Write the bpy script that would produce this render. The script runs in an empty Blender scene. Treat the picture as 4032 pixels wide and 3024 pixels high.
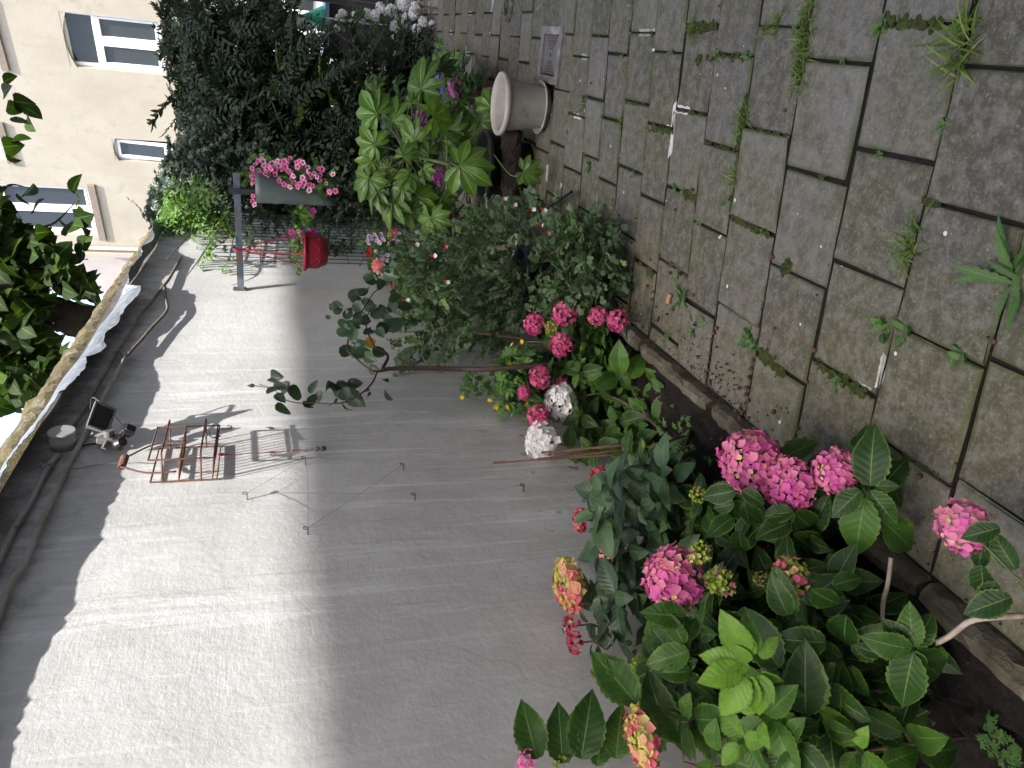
import bpy, math, random
import numpy as np
from mathutils import Vector, Matrix
rng = np.random.default_rng(7); random.seed(7)
sc = bpy.context.scene; COL = sc.collection
# ------------------------------------------------------------------ camera
F = 3028.0; CAMZ = 1.55; S = 4032 / 2212.0
def dl(x, y): return np.array([(x - 2016) / F, -(y - 1512) / F, -1.0])
def nrm(v): v = np.asarray(v, float); return v / np.linalg.norm(v)
up_c = -nrm(dl(12000, 1310)); yv = dl(1085, 84)
Yc = nrm(yv - up_c * np.dot(yv, up_c)); Xc = np.cross(Yc, up_c)
R = np.array([Xc, Yc, up_c]); CAM = np.array([0, 0, CAMZ])
cd = bpy.data.cameras.new('camera'); cam = bpy.data.objects.new('camera', cd); COL.objects.link(cam)
cd.sensor_width = 36; cd.lens = F / 4032 * 36; cd.clip_start = .05; cd.clip_end = 3000
m4 = Matrix.Identity(4)
for i in range(3):
    for j in range(3): m4[i][j] = R[i][j]
m4[2][3] = CAMZ
cam.matrix_world = m4; sc.camera = cam
# ------------------------------------------------------------------ light
SUN = nrm([.30, -.417, 1.0])
w = bpy.data.worlds.new("World"); sc.world = w; w.use_nodes = True
nt = w.node_tree; bg = nt.nodes['Background']; sky = nt.nodes.new('ShaderNodeTexSky')
sky.sky_type = 'NISHITA'; sky.sun_disc = False; sky.sun_elevation = math.asin(SUN[2]); sky.sun_rotation = math.atan2(SUN[0], SUN[1])
sky.air_density = 1.0; sky.dust_density = 5.; sky.ozone_density = .3
nt.links.new(sky.outputs[0], bg.inputs[0]); bg.inputs[1].default_value = .15
sd = bpy.data.lights.new('sun', 'SUN'); sd.energy = 3.0; sd.angle = math.radians(.42); sd.color = (1, .965, .90)
so = bpy.data.objects.new('sun', sd); COL.objects.link(so); so.location = (4, -6, 14)
so.rotation_euler = Vector(SUN).to_track_quat('Z', 'Y').to_euler()
sc.view_settings.view_transform = 'Standard'; sc.view_settings.look = 'None'; sc.view_settings.gamma = 1
sc.view_settings.exposure = 2.15
# ------------------------------------------------------------------ placing helpers (display coordinates of the photo -> real points)
def rayd(x, y): return R @ dl(x * S, y * S)
def atZ(x, y, z=0.): r = rayd(x, y); return CAM + r * (z - CAMZ) / r[2]
def atX(x, y, X): r = rayd(x, y); return CAM + r * X / r[0]
def atY(x, y, Y): r = rayd(x, y); return CAM + r * Y / r[1]
def atD(x, y, d): return CAM + rayd(x, y) * d
XW = -1.627; SD = -SUN / SUN[2]
def crop(ox, oy, k): return lambda a, b: ((ox + a * k) / S, (oy + b * k) / S)
# ------------------------------------------------------------------ object helpers
def link(o, parent=None):
    COL.objects.link(o)
    if parent is not None:
        o.parent = parent
        o.matrix_parent_inverse = Matrix.Identity(4)
    return o
def thing(name, label, cat, loc=(0, 0, 0), group=None):
    o = bpy.data.objects.new(name, None); o.location = Vector([float(c) for c in loc]); o.empty_display_size = .05
    link(o); o['label'] = label; o['category'] = cat
    if group: o['group'] = group
    return o
def tag(o, label, cat, group=None):
    o['label'] = label; o['category'] = cat
    if group: o['group'] = group
    return o
def kind(o, k): o['kind'] = k; return o
class MB:
    def __init__(s): s.v = []; s.f = []; s.m = []
    def add(s, vs, fs, mi=0):
        b = len(s.v); s.v += [tuple(float(c) for c in v) for v in vs]; s.f += [tuple(i + b for i in f) for f in fs]; s.m += [mi] * len(fs); return s
    def box(s, c, d, mi=0, rot=None, bev=0.):
        c = np.asarray(c, float); d = np.asarray(d, float) / 2
        if bev > 0:
            vs = []; b = min(bev, d.min() * .9)
            for ax in range(3):
                for sx in (-1, 1):
                    for sy in (-1, 1):
                        for sz in (-1, 1):
                            g = np.array([sx, sy, sz]) * d; h = g.copy()
                            for k in range(3):
                                if k != ax: h[k] -= np.sign(g[k]) * b
                            vs.append(h)
            def ix(ax, sx, sy, sz): return ax * 8 + ((sx > 0) * 4 + (sy > 0) * 2 + (sz > 0))
            fs = []
            for ax in range(3):
                o1, o2 = [k for k in range(3) if k != ax]
                for sg in (-1, 1):
                    q = []
                    for a_, b_ in ((-1, -1), (1, -1), (1, 1), (-1, 1)):
                        t = [0, 0, 0]; t[ax] = sg; t[o1] = a_; t[o2] = b_; q.append(ix(ax, *t))
                    fs.append(q)
                    # edges
            for a1 in range(3):
                for a2 in range(a1 + 1, 3):
                    a3 = 3 - a1 - a2
                    for s1 in (-1, 1):
                        for s2 in (-1, 1):
                            q = []
                            for ax, s3 in ((a1, -1), (a1, 1), (a2, 1), (a2, -1)):
                                t = [0, 0, 0]; t[a1] = s1; t[a2] = s2; t[a3] = s3; q.append(ix(ax, *t))
                            fs.append(q)
            for sx in (-1, 1):
                for sy in (-1, 1):
                    for sz in (-1, 1): fs.append([ix(0, sx, sy, sz), ix(1, sx, sy, sz), ix(2, sx, sy, sz)])
            vs = np.array(vs)
        else:
            vs = np.array([[x, y, z] for x in (-1, 1) for y in (-1, 1) for z in (-1, 1)]) * d
            fs = [(0, 1, 3, 2), (4, 6, 7, 5), (0, 4, 5, 1), (2, 3, 7, 6), (0, 2, 6, 4), (1, 5, 7, 3)]
        if rot is not None: vs = vs @ np.asarray(rot).T
        return s.add(vs + c, fs, mi)
    def tube(s, pts, r, n=6, mi=0, cap=True):
        pts = np.array([np.asarray(p, float) for p in pts]); k = len(pts); rr = np.ones(k) * r if np.isscalar(r) else np.array(r)
        T = np.gradient(pts, axis=0); T /= np.linalg.norm(T, axis=1)[:, None] + 1e-9
        a = np.cross(T[0], [0, 0, 1.]);
        if np.linalg.norm(a) < .1: a = np.cross(T[0], [1., 0, 0])
        a = nrm(a); vs = []
        for i in range(k):
            a = a - T[i] * np.dot(a, T[i]); a = nrm(a); b = np.cross(T[i], a)
            for j in range(n):
                t = 2 * math.pi * j / n; vs.append(pts[i] + rr[i] * (a * math.cos(t) + b * math.sin(t)))
        fs = [(i * n + j, i * n + (j + 1) % n, (i + 1) * n + (j + 1) % n, (i + 1) * n + j) for i in range(k - 1) for j in range(n)]
        if cap: fs += [tuple(range(n))[::-1], tuple((k - 1) * n + j for j in range(n))]
        return s.add(vs, fs, mi)
    def lathe(s, prof, c=(0, 0, 0), n=32, mi=0, rot=None):
        vs = []; fs = []; k = len(prof)
        for (r, z) in prof:
            for j in range(n):
                t = 2 * math.pi * j / n; vs.append([r * math.cos(t), r * math.sin(t), z])
        for i in range(k - 1):
            for j in range(n): fs.append((i * n + j, i * n + (j + 1) % n, (i + 1) * n + (j + 1) % n, (i + 1) * n + j))
        vs = np.array(vs)
        if rot is not None: vs = vs @ np.asarray(rot).T
        return s.add(vs + np.asarray(c, float), fs, mi)
    def build(s, name, mats, parent=None, smooth=False, org=None):
        me = bpy.data.meshes.new(name); v = np.array(s.v)
        off = np.zeros(3)
        if parent is not None: off = np.array(parent_world(parent))
        if org is not None: off = np.asarray(org, float)
        me.from_pydata((v - off).tolist(), [], s.f)
        if not isinstance(mats, (list, tuple)): mats = [mats]
        for m in mats: me.materials.append(m)
        if len(mats) > 1: me.polygons.foreach_set('material_index', s.m)
        if smooth: me.polygons.foreach_set('use_smooth', [True] * len(me.polygons))
        me.update(); o = bpy.data.objects.new(name, me); link(o, parent)
        if org is not None and parent is None: o.location = Vector(off.tolist())
        return o
def parent_world(p):
    l = np.zeros(3)
    while p is not None: l += np.array(p.location); p = p.parent
    return l
def smooth_path(pts, n=6):
    pts = np.array([np.asarray(p, float) for p in pts]); P = np.vstack([2 * pts[0] - pts[1], pts, 2 * pts[-1] - pts[-2]]); out = []
    for i in range(1, len(P) - 2):
        for t in np.linspace(0, 1, n, endpoint=False):
            a, b, c, d = P[i - 1:i + 3]
            out.append(.5 * ((2 * b) + (-a + c) * t + (2 * a - 5 * b + 4 * c - d) * t * t + (-a + 3 * b - 3 * c + d) * t ** 3))
    out.append(pts[-1]); return np.array(out)
# ------------------------------------------------------------------ scattering of leaf-like templates into ONE mesh
def scatter(name, tpl, P, D, N, Sz, rnd, mat, parent=None, org=None):
    V, Fc, UV = tpl; P = np.atleast_2d(P).astype(float); k = len(P)
    D = np.atleast_2d(D).astype(float); D = D / (np.linalg.norm(D, axis=1)[:, None] + 1e-9)
    N = np.atleast_2d(N).astype(float) + 1e-4; X = np.cross(D, N); X /= np.linalg.norm(X, axis=1)[:, None] + 1e-9
    Z = np.cross(X, D); Sz = np.ones(k) * Sz if np.isscalar(Sz) else np.asarray(Sz)
    W = (V[None, :, 0, None] * X[:, None] + V[None, :, 1, None] * D[:, None] + V[None, :, 2, None] * Z[:, None]) * Sz[:, None, None] + P[:, None]
    nv = len(V); off = parent_world(parent) if parent is not None else (np.zeros(3) if org is None else np.asarray(org, float))
    W = (W - off).reshape(-1, 3)
    loops = np.concatenate([np.array(f) for f in Fc]); cnt = np.array([len(f) for f in Fc])
    L = (loops[None] + (np.arange(k) * nv)[:, None]).ravel(); C = np.tile(cnt, k); st = np.concatenate([[0], np.cumsum(C)[:-1]])
    me = bpy.data.meshes.new(name); me.vertices.add(len(W)); me.vertices.foreach_set('co', W.ravel())
    me.loops.add(len(L)); me.loops.foreach_set('vertex_index', L.astype(np.int32))
    me.polygons.add(len(C)); me.polygons.foreach_set('loop_start', st.astype(np.int32)); me.polygons.foreach_set('loop_total', C.astype(np.int32))
    me.polygons.foreach_set('use_smooth', np.ones(len(C), bool))
    uv = me.uv_layers.new(name='UVMap'); uv.data.foreach_set('uv', np.tile(UV[loops], (k, 1)).ravel().astype(np.float32))
    at = me.attributes.new('rnd', 'FLOAT', 'POINT'); at.data.foreach_set('value', np.repeat(np.asarray(rnd, float), nv).astype(np.float32))
    me.update(calc_edges=True); me.materials.append(mat)
    o = bpy.data.objects.new(name, me); link(o, parent)
    if org is not None and parent is None: o.location = Vector(off.tolist())
    return o
def leaf_tpl(W=.6, nl=8, nh=2, p=.8, q=.8, fold=.25, droop=.25, serr=0., wav=0.):
    vs = []; uv = []; us = np.linspace(-1, 1, 2 * nh + 1)
    for i in range(nl + 1):
        v = i / nl; ww = W / 2 * max(math.sin(math.pi * min(v ** p, 1)), 0) ** q * (1 - .42 * v ** 5)
        if i in (0, nl): ww = .004
        se = 1 + (serr if i % 2 else -serr)
        for u in us:
            x = u * ww * (se if abs(u) > .99 else 1)
            vs.append([x, v + (0 if abs(u) < .99 else -.02 * (i % 2)), fold * abs(x) - droop * v * v + wav * math.sin(v * 14) * abs(u)]); uv.append([u * .5 + .5, v])
    k = 2 * nh + 1; fs = [(i * k + j, i * k + j + 1, (i + 1) * k + j + 1, (i + 1) * k + j) for i in range(nl) for j in range(2 * nh)]
    return np.array(vs), fs, np.array(uv)
def palm_tpl(lobes=8, gap=.5, inner=.38, spread=2.75, ns=8, nr=5, wide=1.0, cup=.12):
    # lobed leaf: origin at the petiole, main lobe along +Y
    vs = [[0, 0, 0]]; uv = [[.5, 0]]; fs = []; A = lobes * ns + 1
    for r in range(1, nr + 1):
        for a in range(A):
            t = a / (A - 1); th = (t - .5) * 2 * spread; ph = (t * lobes) % 1.0; d = abs(ph - .5) * 2
            if a in (0, A - 1): d = 1
            lobe = (1 - d ** 1.6) ** (.62 * wide); big = 1 - .42 * abs(t - .5) * 2
            Rr = (inner + (1 - inner) * lobe) * big
            rr = r / nr * Rr; dz = cup * rr * d - .22 * rr * rr
            vs.append([rr * math.sin(th), rr * math.cos(th), dz]); uv.append([ph if a < A - 1 else 1.0, r / nr])
    for a in range(A - 1):
        fs.append((0, 1 + a + 1, 1 + a))
        for r in range(nr - 1):
            b = 1 + r * A + a; fs.append((b, b + 1, b + 1 + A, b + A))
    return np.array(vs), fs, np.array(uv)
def merge_tpl(parts):
    V = []; Fs = []; U = []; b = 0
    for (v, f, u) in parts: V.append(v); Fs += [tuple(i + b for i in q) for q in f]; U.append(u); b += len(v)
    return np.vstack(V), Fs, np.vstack(U)
def place_tpl(tpl, p, d, n, s):
    V, f, u = tpl; d = nrm(d); x = nrm(np.cross(d, np.asarray(n, float) + 1e-4)); z = np.cross(x, d)
    return (V[:, :1] * x + V[:, 1:2] * d + V[:, 2:] * z) * s + np.asarray(p, float), f, u
def spray_tpl(leaf, n=14, ll=.16, pair=False, ang=50, seed=1, twist=1.0, curve=-.25, stem=.006, top=True, aj=12):
    r = np.random.default_rng(seed); parts = []
    def ax(t): return np.array([.06 * math.sin(3 * t), t, curve * t * t])
    for i in range(n):
        t = .12 + .86 * i / (n - 1); s = (1 if i % 2 else -1); th = math.radians(ang + r.uniform(-aj, aj)); az = (0 if r.random() < .5 else 1) * twist * r.uniform(-1, 1)
        for sg in ((1, -1) if pair else (s,)):
            d = np.array([sg * math.sin(th), math.cos(th), .25 * math.sin(az * 3 + sg)]); nn = np.array([r.uniform(-.4, .4), r.uniform(-.4, .4), 1])
            parts.append(place_tpl(leaf, ax(t), d, nn, ll * r.uniform(.7, 1.15) * (1 - .3 * t)))
    if top: parts.append(place_tpl(leaf, ax(1), [0.1, 1, -.2], [0, 0, 1], ll * .8))
    m = MB(); m.tube([ax(t) for t in np.linspace(0, 1, 5)], [stem, stem, stem * .8, stem * .6, stem * .4], n=3, cap=False)
    v = np.array(m.v); parts.append((v, m.f, np.tile([[.5, .02]], (len(v), 1))))
    return merge_tpl(parts)
def fan_tpl(lobes=8, W=.34, spread=2.15, seed=1, fold=.3, droop=.3):
    g = np.random.default_rng(seed); parts = []; bl = leaf_tpl(W, 9, 2, 1.42, .8, fold, droop, .03, .02)
    for k in range(lobes):
        t = (k - (lobes - 1) / 2) / ((lobes - 1) / 2); a = t * spread + g.normal(0, .04); ln = (1 - .42 * abs(t) ** 1.4) * g.uniform(.92, 1.04)
        v, f, u = bl; v = v * [1, 1, 1] + [0, 0, .012 * (k % 2)]; parts.append(place_tpl((v, f, u), [0, 0, .004 * k], [math.sin(a), math.cos(a), g.normal(0, .07)], [g.normal(0, .08), g.normal(0, .08), 1], ln))
    return merge_tpl(parts)
def floret_tpl(np_=4, cup=.35, pw=.62):
    parts = []
    for k in range(np_):
        a = 2 * math.pi * k / np_; vs = []; uv = []
        for i in range(3):
            for j in range(3):
                s = i / 2; t = j / 2; y = (s + t) / 2; x = (s - t) * pw * .9
                vs.append([x, y, cup * (y ** 2) - .16 * (1 - abs(x))* math.sin(y*3.1) + .3*x*x]); uv.append([s, t])
        V = np.array(vs); c, si = math.cos(a), math.sin(a)
        V = np.column_stack([V[:, 0] * c - V[:, 1] * si, V[:, 0] * si + V[:, 1] * c, V[:, 2] + .02 * (k % 2)])
        parts.append((V, [(i * 3 + j, i * 3 + j + 1, (i + 1) * 3 + j + 1, (i + 1) * 3 + j) for i in range(2) for j in range(2)], np.array(uv)))
    return merge_tpl(parts)
def each(name, tpl, P, D, N_, Sz, rnd, mat, parent):
    # every piece an object of its own: three meshes shared by copies
    base = []; P = np.atleast_2d(P).astype(float); off = parent_world(parent)
    for i in range(len(P)):
        sz = float(Sz if np.isscalar(Sz) else Sz[i]); d = nrm(D[i]); x = nrm(np.cross(d, np.asarray(N_[i], float) + 1e-4)); z = np.cross(x, d)
        if i < 3: o = scatter(name, tpl, np.zeros((1, 3)), [[0, 1, 0]], [[0, 0, 1]], 1., [float(rnd[i])], mat, None); o.parent = parent; base.append(o)
        else: o = base[i % 3].copy(); COL.objects.link(o); o.parent = parent
        M = Matrix(((x[0], d[0], z[0], 0), (x[1], d[1], z[1], 0), (x[2], d[2], z[2], 0), (0, 0, 0, 1))) @ Matrix.Diagonal((sz, sz, sz, 1)); p = P[i] - off; M.translation = Vector((float(p[0]), float(p[1]), float(p[2])))
        o.matrix_parent_inverse = Matrix.Identity(4); o.matrix_local = M
# ------------------------------------------------------------------ materials
MATS = {}
def newmat(name):
    m = bpy.data.materials.new(name); m.use_nodes = True; t = m.node_tree; t.nodes.clear()
    out = t.nodes.new('ShaderNodeOutputMaterial'); b = t.nodes.new('ShaderNodeBsdfPrincipled'); t.links.new(b.outputs[0], out.inputs[0]); MATS[name] = m
    return m, t, b, out
def N(t, typ, **kw):
    n = t.nodes.new(typ)
    for k, v in kw.items():
        if k.startswith('i_'):
            key = k[2:]; key = int(key) if key.isdigit() else key.replace('_', ' ')
            n.inputs[key].default_value = v
        else: setattr(n, k, v)
    return n
def ramp(t, stops, fac=None, interp='LINEAR'):
    r = t.nodes.new('ShaderNodeValToRGB'); e = r.color_ramp; e.interpolation = interp
    while len(e.elements) > 1: e.elements.remove(e.elements[-1])
    for i, (p, c) in enumerate(stops):
        x = e.elements[0] if i == 0 else e.elements.new(p)
        x.position = p; x.color = (*(c if hasattr(c, '__len__') else (c, c, c)), 1)
    if fac is not None: t.links.new(fac, r.inputs[0])
    return r.outputs[0]
def coords(t, scale=(1, 1, 1), kindc='Object'):
    c = t.nodes.new('ShaderNodeTexCoord'); m = t.nodes.new('ShaderNodeMapping'); t.links.new(c.outputs[kindc], m.inputs[0]); m.inputs['Scale'].default_value = scale
    return m.outputs[0]
def noise(t, vec, scale, detail=4, rough=.6, dist=0.):
    n = N(t, 'ShaderNodeTexNoise'); t.links.new(vec, n.inputs['Vector']); n.inputs['Scale'].default_value = scale; n.inputs['Detail'].default_value = detail
    n.inputs['Roughness'].default_value = rough; n.inputs['Distortion'].default_value = dist; return n.outputs[0]
def math_(t, op, a, b=None, clamp=False):
    n = t.nodes.new('ShaderNodeMath'); n.operation = op; n.use_clamp = clamp
    for i, x in enumerate((a, b)):
        if x is None: continue
        if isinstance(x, (int, float)): n.inputs[i].default_value = x
        else: t.links.new(x, n.inputs[i])
    return n.outputs[0]
def mixc(t, fac, a, b, mode='MIX'):
    n = t.nodes.new('ShaderNodeMix'); n.data_type = 'RGBA'; n.blend_type = mode
    for s, x in ((0, fac), (6, a), (7, b)):
        if isinstance(x, (int, float)): n.inputs[s].default_value = x
        elif isinstance(x, tuple): n.inputs[s].default_value = (*x, 1)
        else: t.links.new(x, n.inputs[s])
    return n.outputs[2]
def bump(t, b, h, strength=.4, dist=.01):
    n = t.nodes.new('ShaderNodeBump'); n.inputs['Strength'].default_value = strength; n.inputs['Distance'].default_value = dist
    t.links.new(h, n.inputs['Height']); t.links.new(n.outputs[0], b.inputs['Normal'])
def simple(name, c1, c2=None, rough=.6, scale=12, metal=0., bs=.3, bd=.004, spec=.5, bscale=None, stops=None):
    m, t, b, o = newmat(name); v = coords(t); f = noise(t, v, scale)
    c2 = c2 or tuple(x * .7 for x in c1)
    t.links.new(ramp(t, stops or [(.35, c1), (.65, c2)], f), b.inputs['Base Color']); b.inputs['Roughness'].default_value = rough; b.inputs['Metallic'].default_value = metal
    b.inputs['Specular IOR Level'].default_value = spec
    bump(t, b, noise(t, v, bscale or scale * 6), bs, bd); return m
def leafmat(name, stops, vein=(.16, .26, .06), nv=7, rough=.42, trans=.22, rimc=None, veinw=.035, spec=.4, bs=.2, sidev=.2, tc=None, patch=None):
    m, t, b, out = newmat(name)
    at = N(t, 'ShaderNodeAttribute', attribute_name='rnd'); uv = N(t, 'ShaderNodeUVMap'); sp = N(t, 'ShaderNodeSeparateXYZ'); t.links.new(uv.outputs[0], sp.inputs[0])
    u = math_(t, 'ABSOLUTE', math_(t, 'SUBTRACT', math_(t, 'MULTIPLY', sp.outputs[0], 2.), 1.)); v = sp.outputs[1]
    co = coords(t); nz = noise(t, co, 30, 3)
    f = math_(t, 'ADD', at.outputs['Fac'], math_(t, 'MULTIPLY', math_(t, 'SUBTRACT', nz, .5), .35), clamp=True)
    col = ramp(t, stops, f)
    mid = math_(t, 'LESS_THAN', u, veinw)
    sv = math_(t, 'FRACT', math_(t, 'SUBTRACT', math_(t, 'MULTIPLY', v, nv), math_(t, 'MULTIPLY', u, 1.6)))
    svd = math_(t, 'ABSOLUTE', math_(t, 'SUBTRACT', sv, .5)); side = math_(t, 'MULTIPLY', math_(t, 'LESS_THAN', svd, .04), sidev)
    vm = math_(t, 'MAXIMUM', mid, side); col = mixc(t, math_(t, 'MULTIPLY', vm, .75), col, vein)
    if rimc: col = mixc(t, math_(t, 'MULTIPLY', math_(t, 'GREATER_THAN', math_(t, 'ADD', u, math_(t, 'MULTIPLY', nz, .5)), 1.12), .7), col, rimc)
    if patch: col = mixc(t, math_(t, 'MULTIPLY', math_(t, 'GREATER_THAN', noise(t, co, 9, 2), .66), .7), col, patch)
    t.links.new(col, b.inputs['Base Color']); b.inputs['Roughness'].default_value = rough; b.inputs['Specular IOR Level'].default_value = spec
    h = math_(t, 'MULTIPLY', svd, 1.0); h2 = math_(t, 'SUBTRACT', h, math_(t, 'MULTIPLY', mid, .5)); bump(t, b, h2, bs, .004)
    if trans > 0:
        tr = t.nodes.new('ShaderNodeBsdfTranslucent'); tcn = mixc(t, 1.0, col, tc or (1.5, 1.6, .7), 'MULTIPLY'); t.links.new(tcn, tr.inputs[0])
        mx = t.nodes.new('ShaderNodeMixShader'); mx.inputs[0].default_value = trans
        t.links.new(b.outputs[0], mx.inputs[1]); t.links.new(tr.outputs[0], mx.inputs[2]); t.links.new(mx.outputs[0], out.inputs[0])
    return m
def petalmat(name, stops, trans=.3, rough=.55, eye=None):
    m, t, b, out = newmat(name); at = N(t, 'ShaderNodeAttribute', attribute_name='rnd'); nz = noise(t, coords(t), 60, 2)
    uv = N(t, 'ShaderNodeUVMap'); sp = N(t, 'ShaderNodeSeparateXYZ'); t.links.new(uv.outputs[0], sp.inputs[0]); r_ = math_(t, 'MULTIPLY', math_(t, 'ADD', sp.outputs[0], sp.outputs[1]), .5)
    f = math_(t, 'ADD', at.outputs['Fac'], math_(t, 'MULTIPLY', math_(t, 'SUBTRACT', nz, .5), .15), clamp=True); col = ramp(t, stops, f)
    if eye: col = mixc(t, ramp(t, [(eye[1], 1.), (eye[1] + .22, 0.)], r_), col, eye[0])
    t.links.new(col, b.inputs['Base Color']); b.inputs['Roughness'].default_value = rough; b.inputs['Specular IOR Level'].default_value = .25
    tr = t.nodes.new('ShaderNodeBsdfTranslucent'); t.links.new(col, tr.inputs[0]); mx = t.nodes.new('ShaderNodeMixShader'); mx.inputs[0].default_value = trans
    t.links.new(b.outputs[0], mx.inputs[1]); t.links.new(tr.outputs[0], mx.inputs[2]); t.links.new(mx.outputs[0], out.inputs[0]); return m
# ------------------------------------------------------------------ surface materials
def plaster():
    m, t, b, o = newmat('painted_render'); v = coords(t)
    big = noise(t, v, 1.3, 5, .65); med = noise(t, v, 7, 5, .7); st = noise(t, coords(t, (5, 9, .55)), 1.6, 5, .75, .3); st2 = noise(t, coords(t, (5, 26, 1.0)), 1.2, 4, .7)
    c = ramp(t, [(.3, (.45, .45, .452)), (.5, (.56, .562, .565)), (.7, (.67, .675, .68))], big)
    c = mixc(t, .45, c, ramp(t, [(.3, (.42, .418, .415)), (.7, (.65, .65, .65))], med))
    sep = N(t, 'ShaderNodeSeparateXYZ'); t.links.new(v, sep.inputs[0]); y = sep.outputs[1]; z = sep.outputs[2]
    # run-off streaks, densest on the middle stretch of the wall
    ym = math_(t, 'MULTIPLY', ramp(t, [(.0, .0), (.30, .04), (.42, .9), (.60, .9), (.7, .35)], math_(t, 'MULTIPLY', y, .125)), 1.)
    c = mixc(t, math_(t, 'MULTIPLY', ramp(t, [(.54, 0.), (.6, 1.)], st), math_(t, 'MULTIPLY', ym, .75)), c, (.72, .72, .73))
    c = mixc(t, math_(t, 'MULTIPLY', ramp(t, [(.36, 1.), (.43, 0.)], st2), math_(t, 'MULTIPLY', ym, .4)), c, (.38, .36, .34))
    c = mixc(t, math_(t, 'MULTIPLY', ramp(t, [(.60, 0.), (.64, .6)], noise(t, coords(t, (3, 3, 1.4)), 2.2, 4)), .35), c, (.66, .68, .72))
    # damp tan foot of the wall, and green algae low on the middle stretch
    low = math_(t, 'MULTIPLY', ramp(t, [(.0, 1.), (.25, .9), (.55, 0.)], math_(t, 'ADD', z, math_(t, 'MULTIPLY', math_(t, 'SUBTRACT', big, .5), .8))), ramp(t, [(.24, 0.), (.3, 1.), (.36, 1.), (.42, .3)], math_(t, 'MULTIPLY', y, .125)))
    c = mixc(t, math_(t, 'MULTIPLY', low, .9), c, (.36, .325, .265))
    gr = math_(t, 'MULTIPLY', ramp(t, [(.45, 0.), (.6, 1.)], noise(t, coords(t, (3, 3, 1)), 2.5, 5, .7)), ramp(t, [(.3, 1.), (.5, .6), (1., 0.)], z))
    c = mixc(t, math_(t, 'MULTIPLY', gr, .55), c, (.27, .28, .19))
    fl = math_(t, 'MULTIPLY', math_(t, 'GREATER_THAN', noise(t, v, 16, 2, .5), .675), ramp(t, [(.3, 1.), (.75, 0.)], z)); c = mixc(t, fl, c, (.17, .165, .16))
    # cracks
    vo = N(t, 'ShaderNodeTexVoronoi', feature='DISTANCE_TO_EDGE'); nn_ = N(t, 'ShaderNodeTexNoise', i_Scale=3., i_Detail=5.); t.links.new(v, nn_.inputs[0]); t.links.new(mixc(t, .22, v, nn_.outputs[1]), vo.inputs['Vector']); vo.inputs['Scale'].default_value = .8
    ck = math_(t, 'MULTIPLY', math_(t, 'LESS_THAN', vo.outputs[0], .0028), ramp(t, [(.5, 0.), (.54, 1.)], big)); c = mixc(t, math_(t, 'MULTIPLY', ck, .12), c, (.2, .19, .18))
    # upper band above the cables darkens towards the top
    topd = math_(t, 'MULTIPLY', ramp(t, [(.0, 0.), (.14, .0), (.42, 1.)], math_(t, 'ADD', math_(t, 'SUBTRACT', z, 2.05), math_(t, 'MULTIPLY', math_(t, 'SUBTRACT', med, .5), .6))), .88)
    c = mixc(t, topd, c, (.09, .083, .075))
    t.links.new(c, b.inputs['Base Color']); b.inputs['Roughness'].default_value = .8; b.inputs['Specular IOR Level'].default_value = .3
    # brushed, lumpy render: strokes lean a little
    mp = N(t, 'ShaderNodeMapping'); t.links.new(v, mp.inputs[0]); mp.inputs['Rotation'].default_value = (math.radians(-14), 0, 0); mp.inputs['Scale'].default_value = (8, 1.1, 9)
    br = noise(t, mp.outputs[0], 14, 4, .7, .4); lump = noise(t, v, 42, 5, .7); wav = noise(t, v, 3.5, 3)
    h = math_(t, 'ADD', math_(t, 'MULTIPLY', math_(t, 'MULTIPLY', br, ramp(t, [(.42, .15), (.6, 1.)], noise(t, v, 2.1, 2))), .32), math_(t, 'ADD', math_(t, 'MULTIPLY', lump, .85), math_(t, 'MULTIPLY', wav, 1.6))); h = math_(t, 'SUBTRACT', h, math_(t, 'MULTIPLY', ck, .1))
    bump(t, b, h, .42, .005); return m
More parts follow.
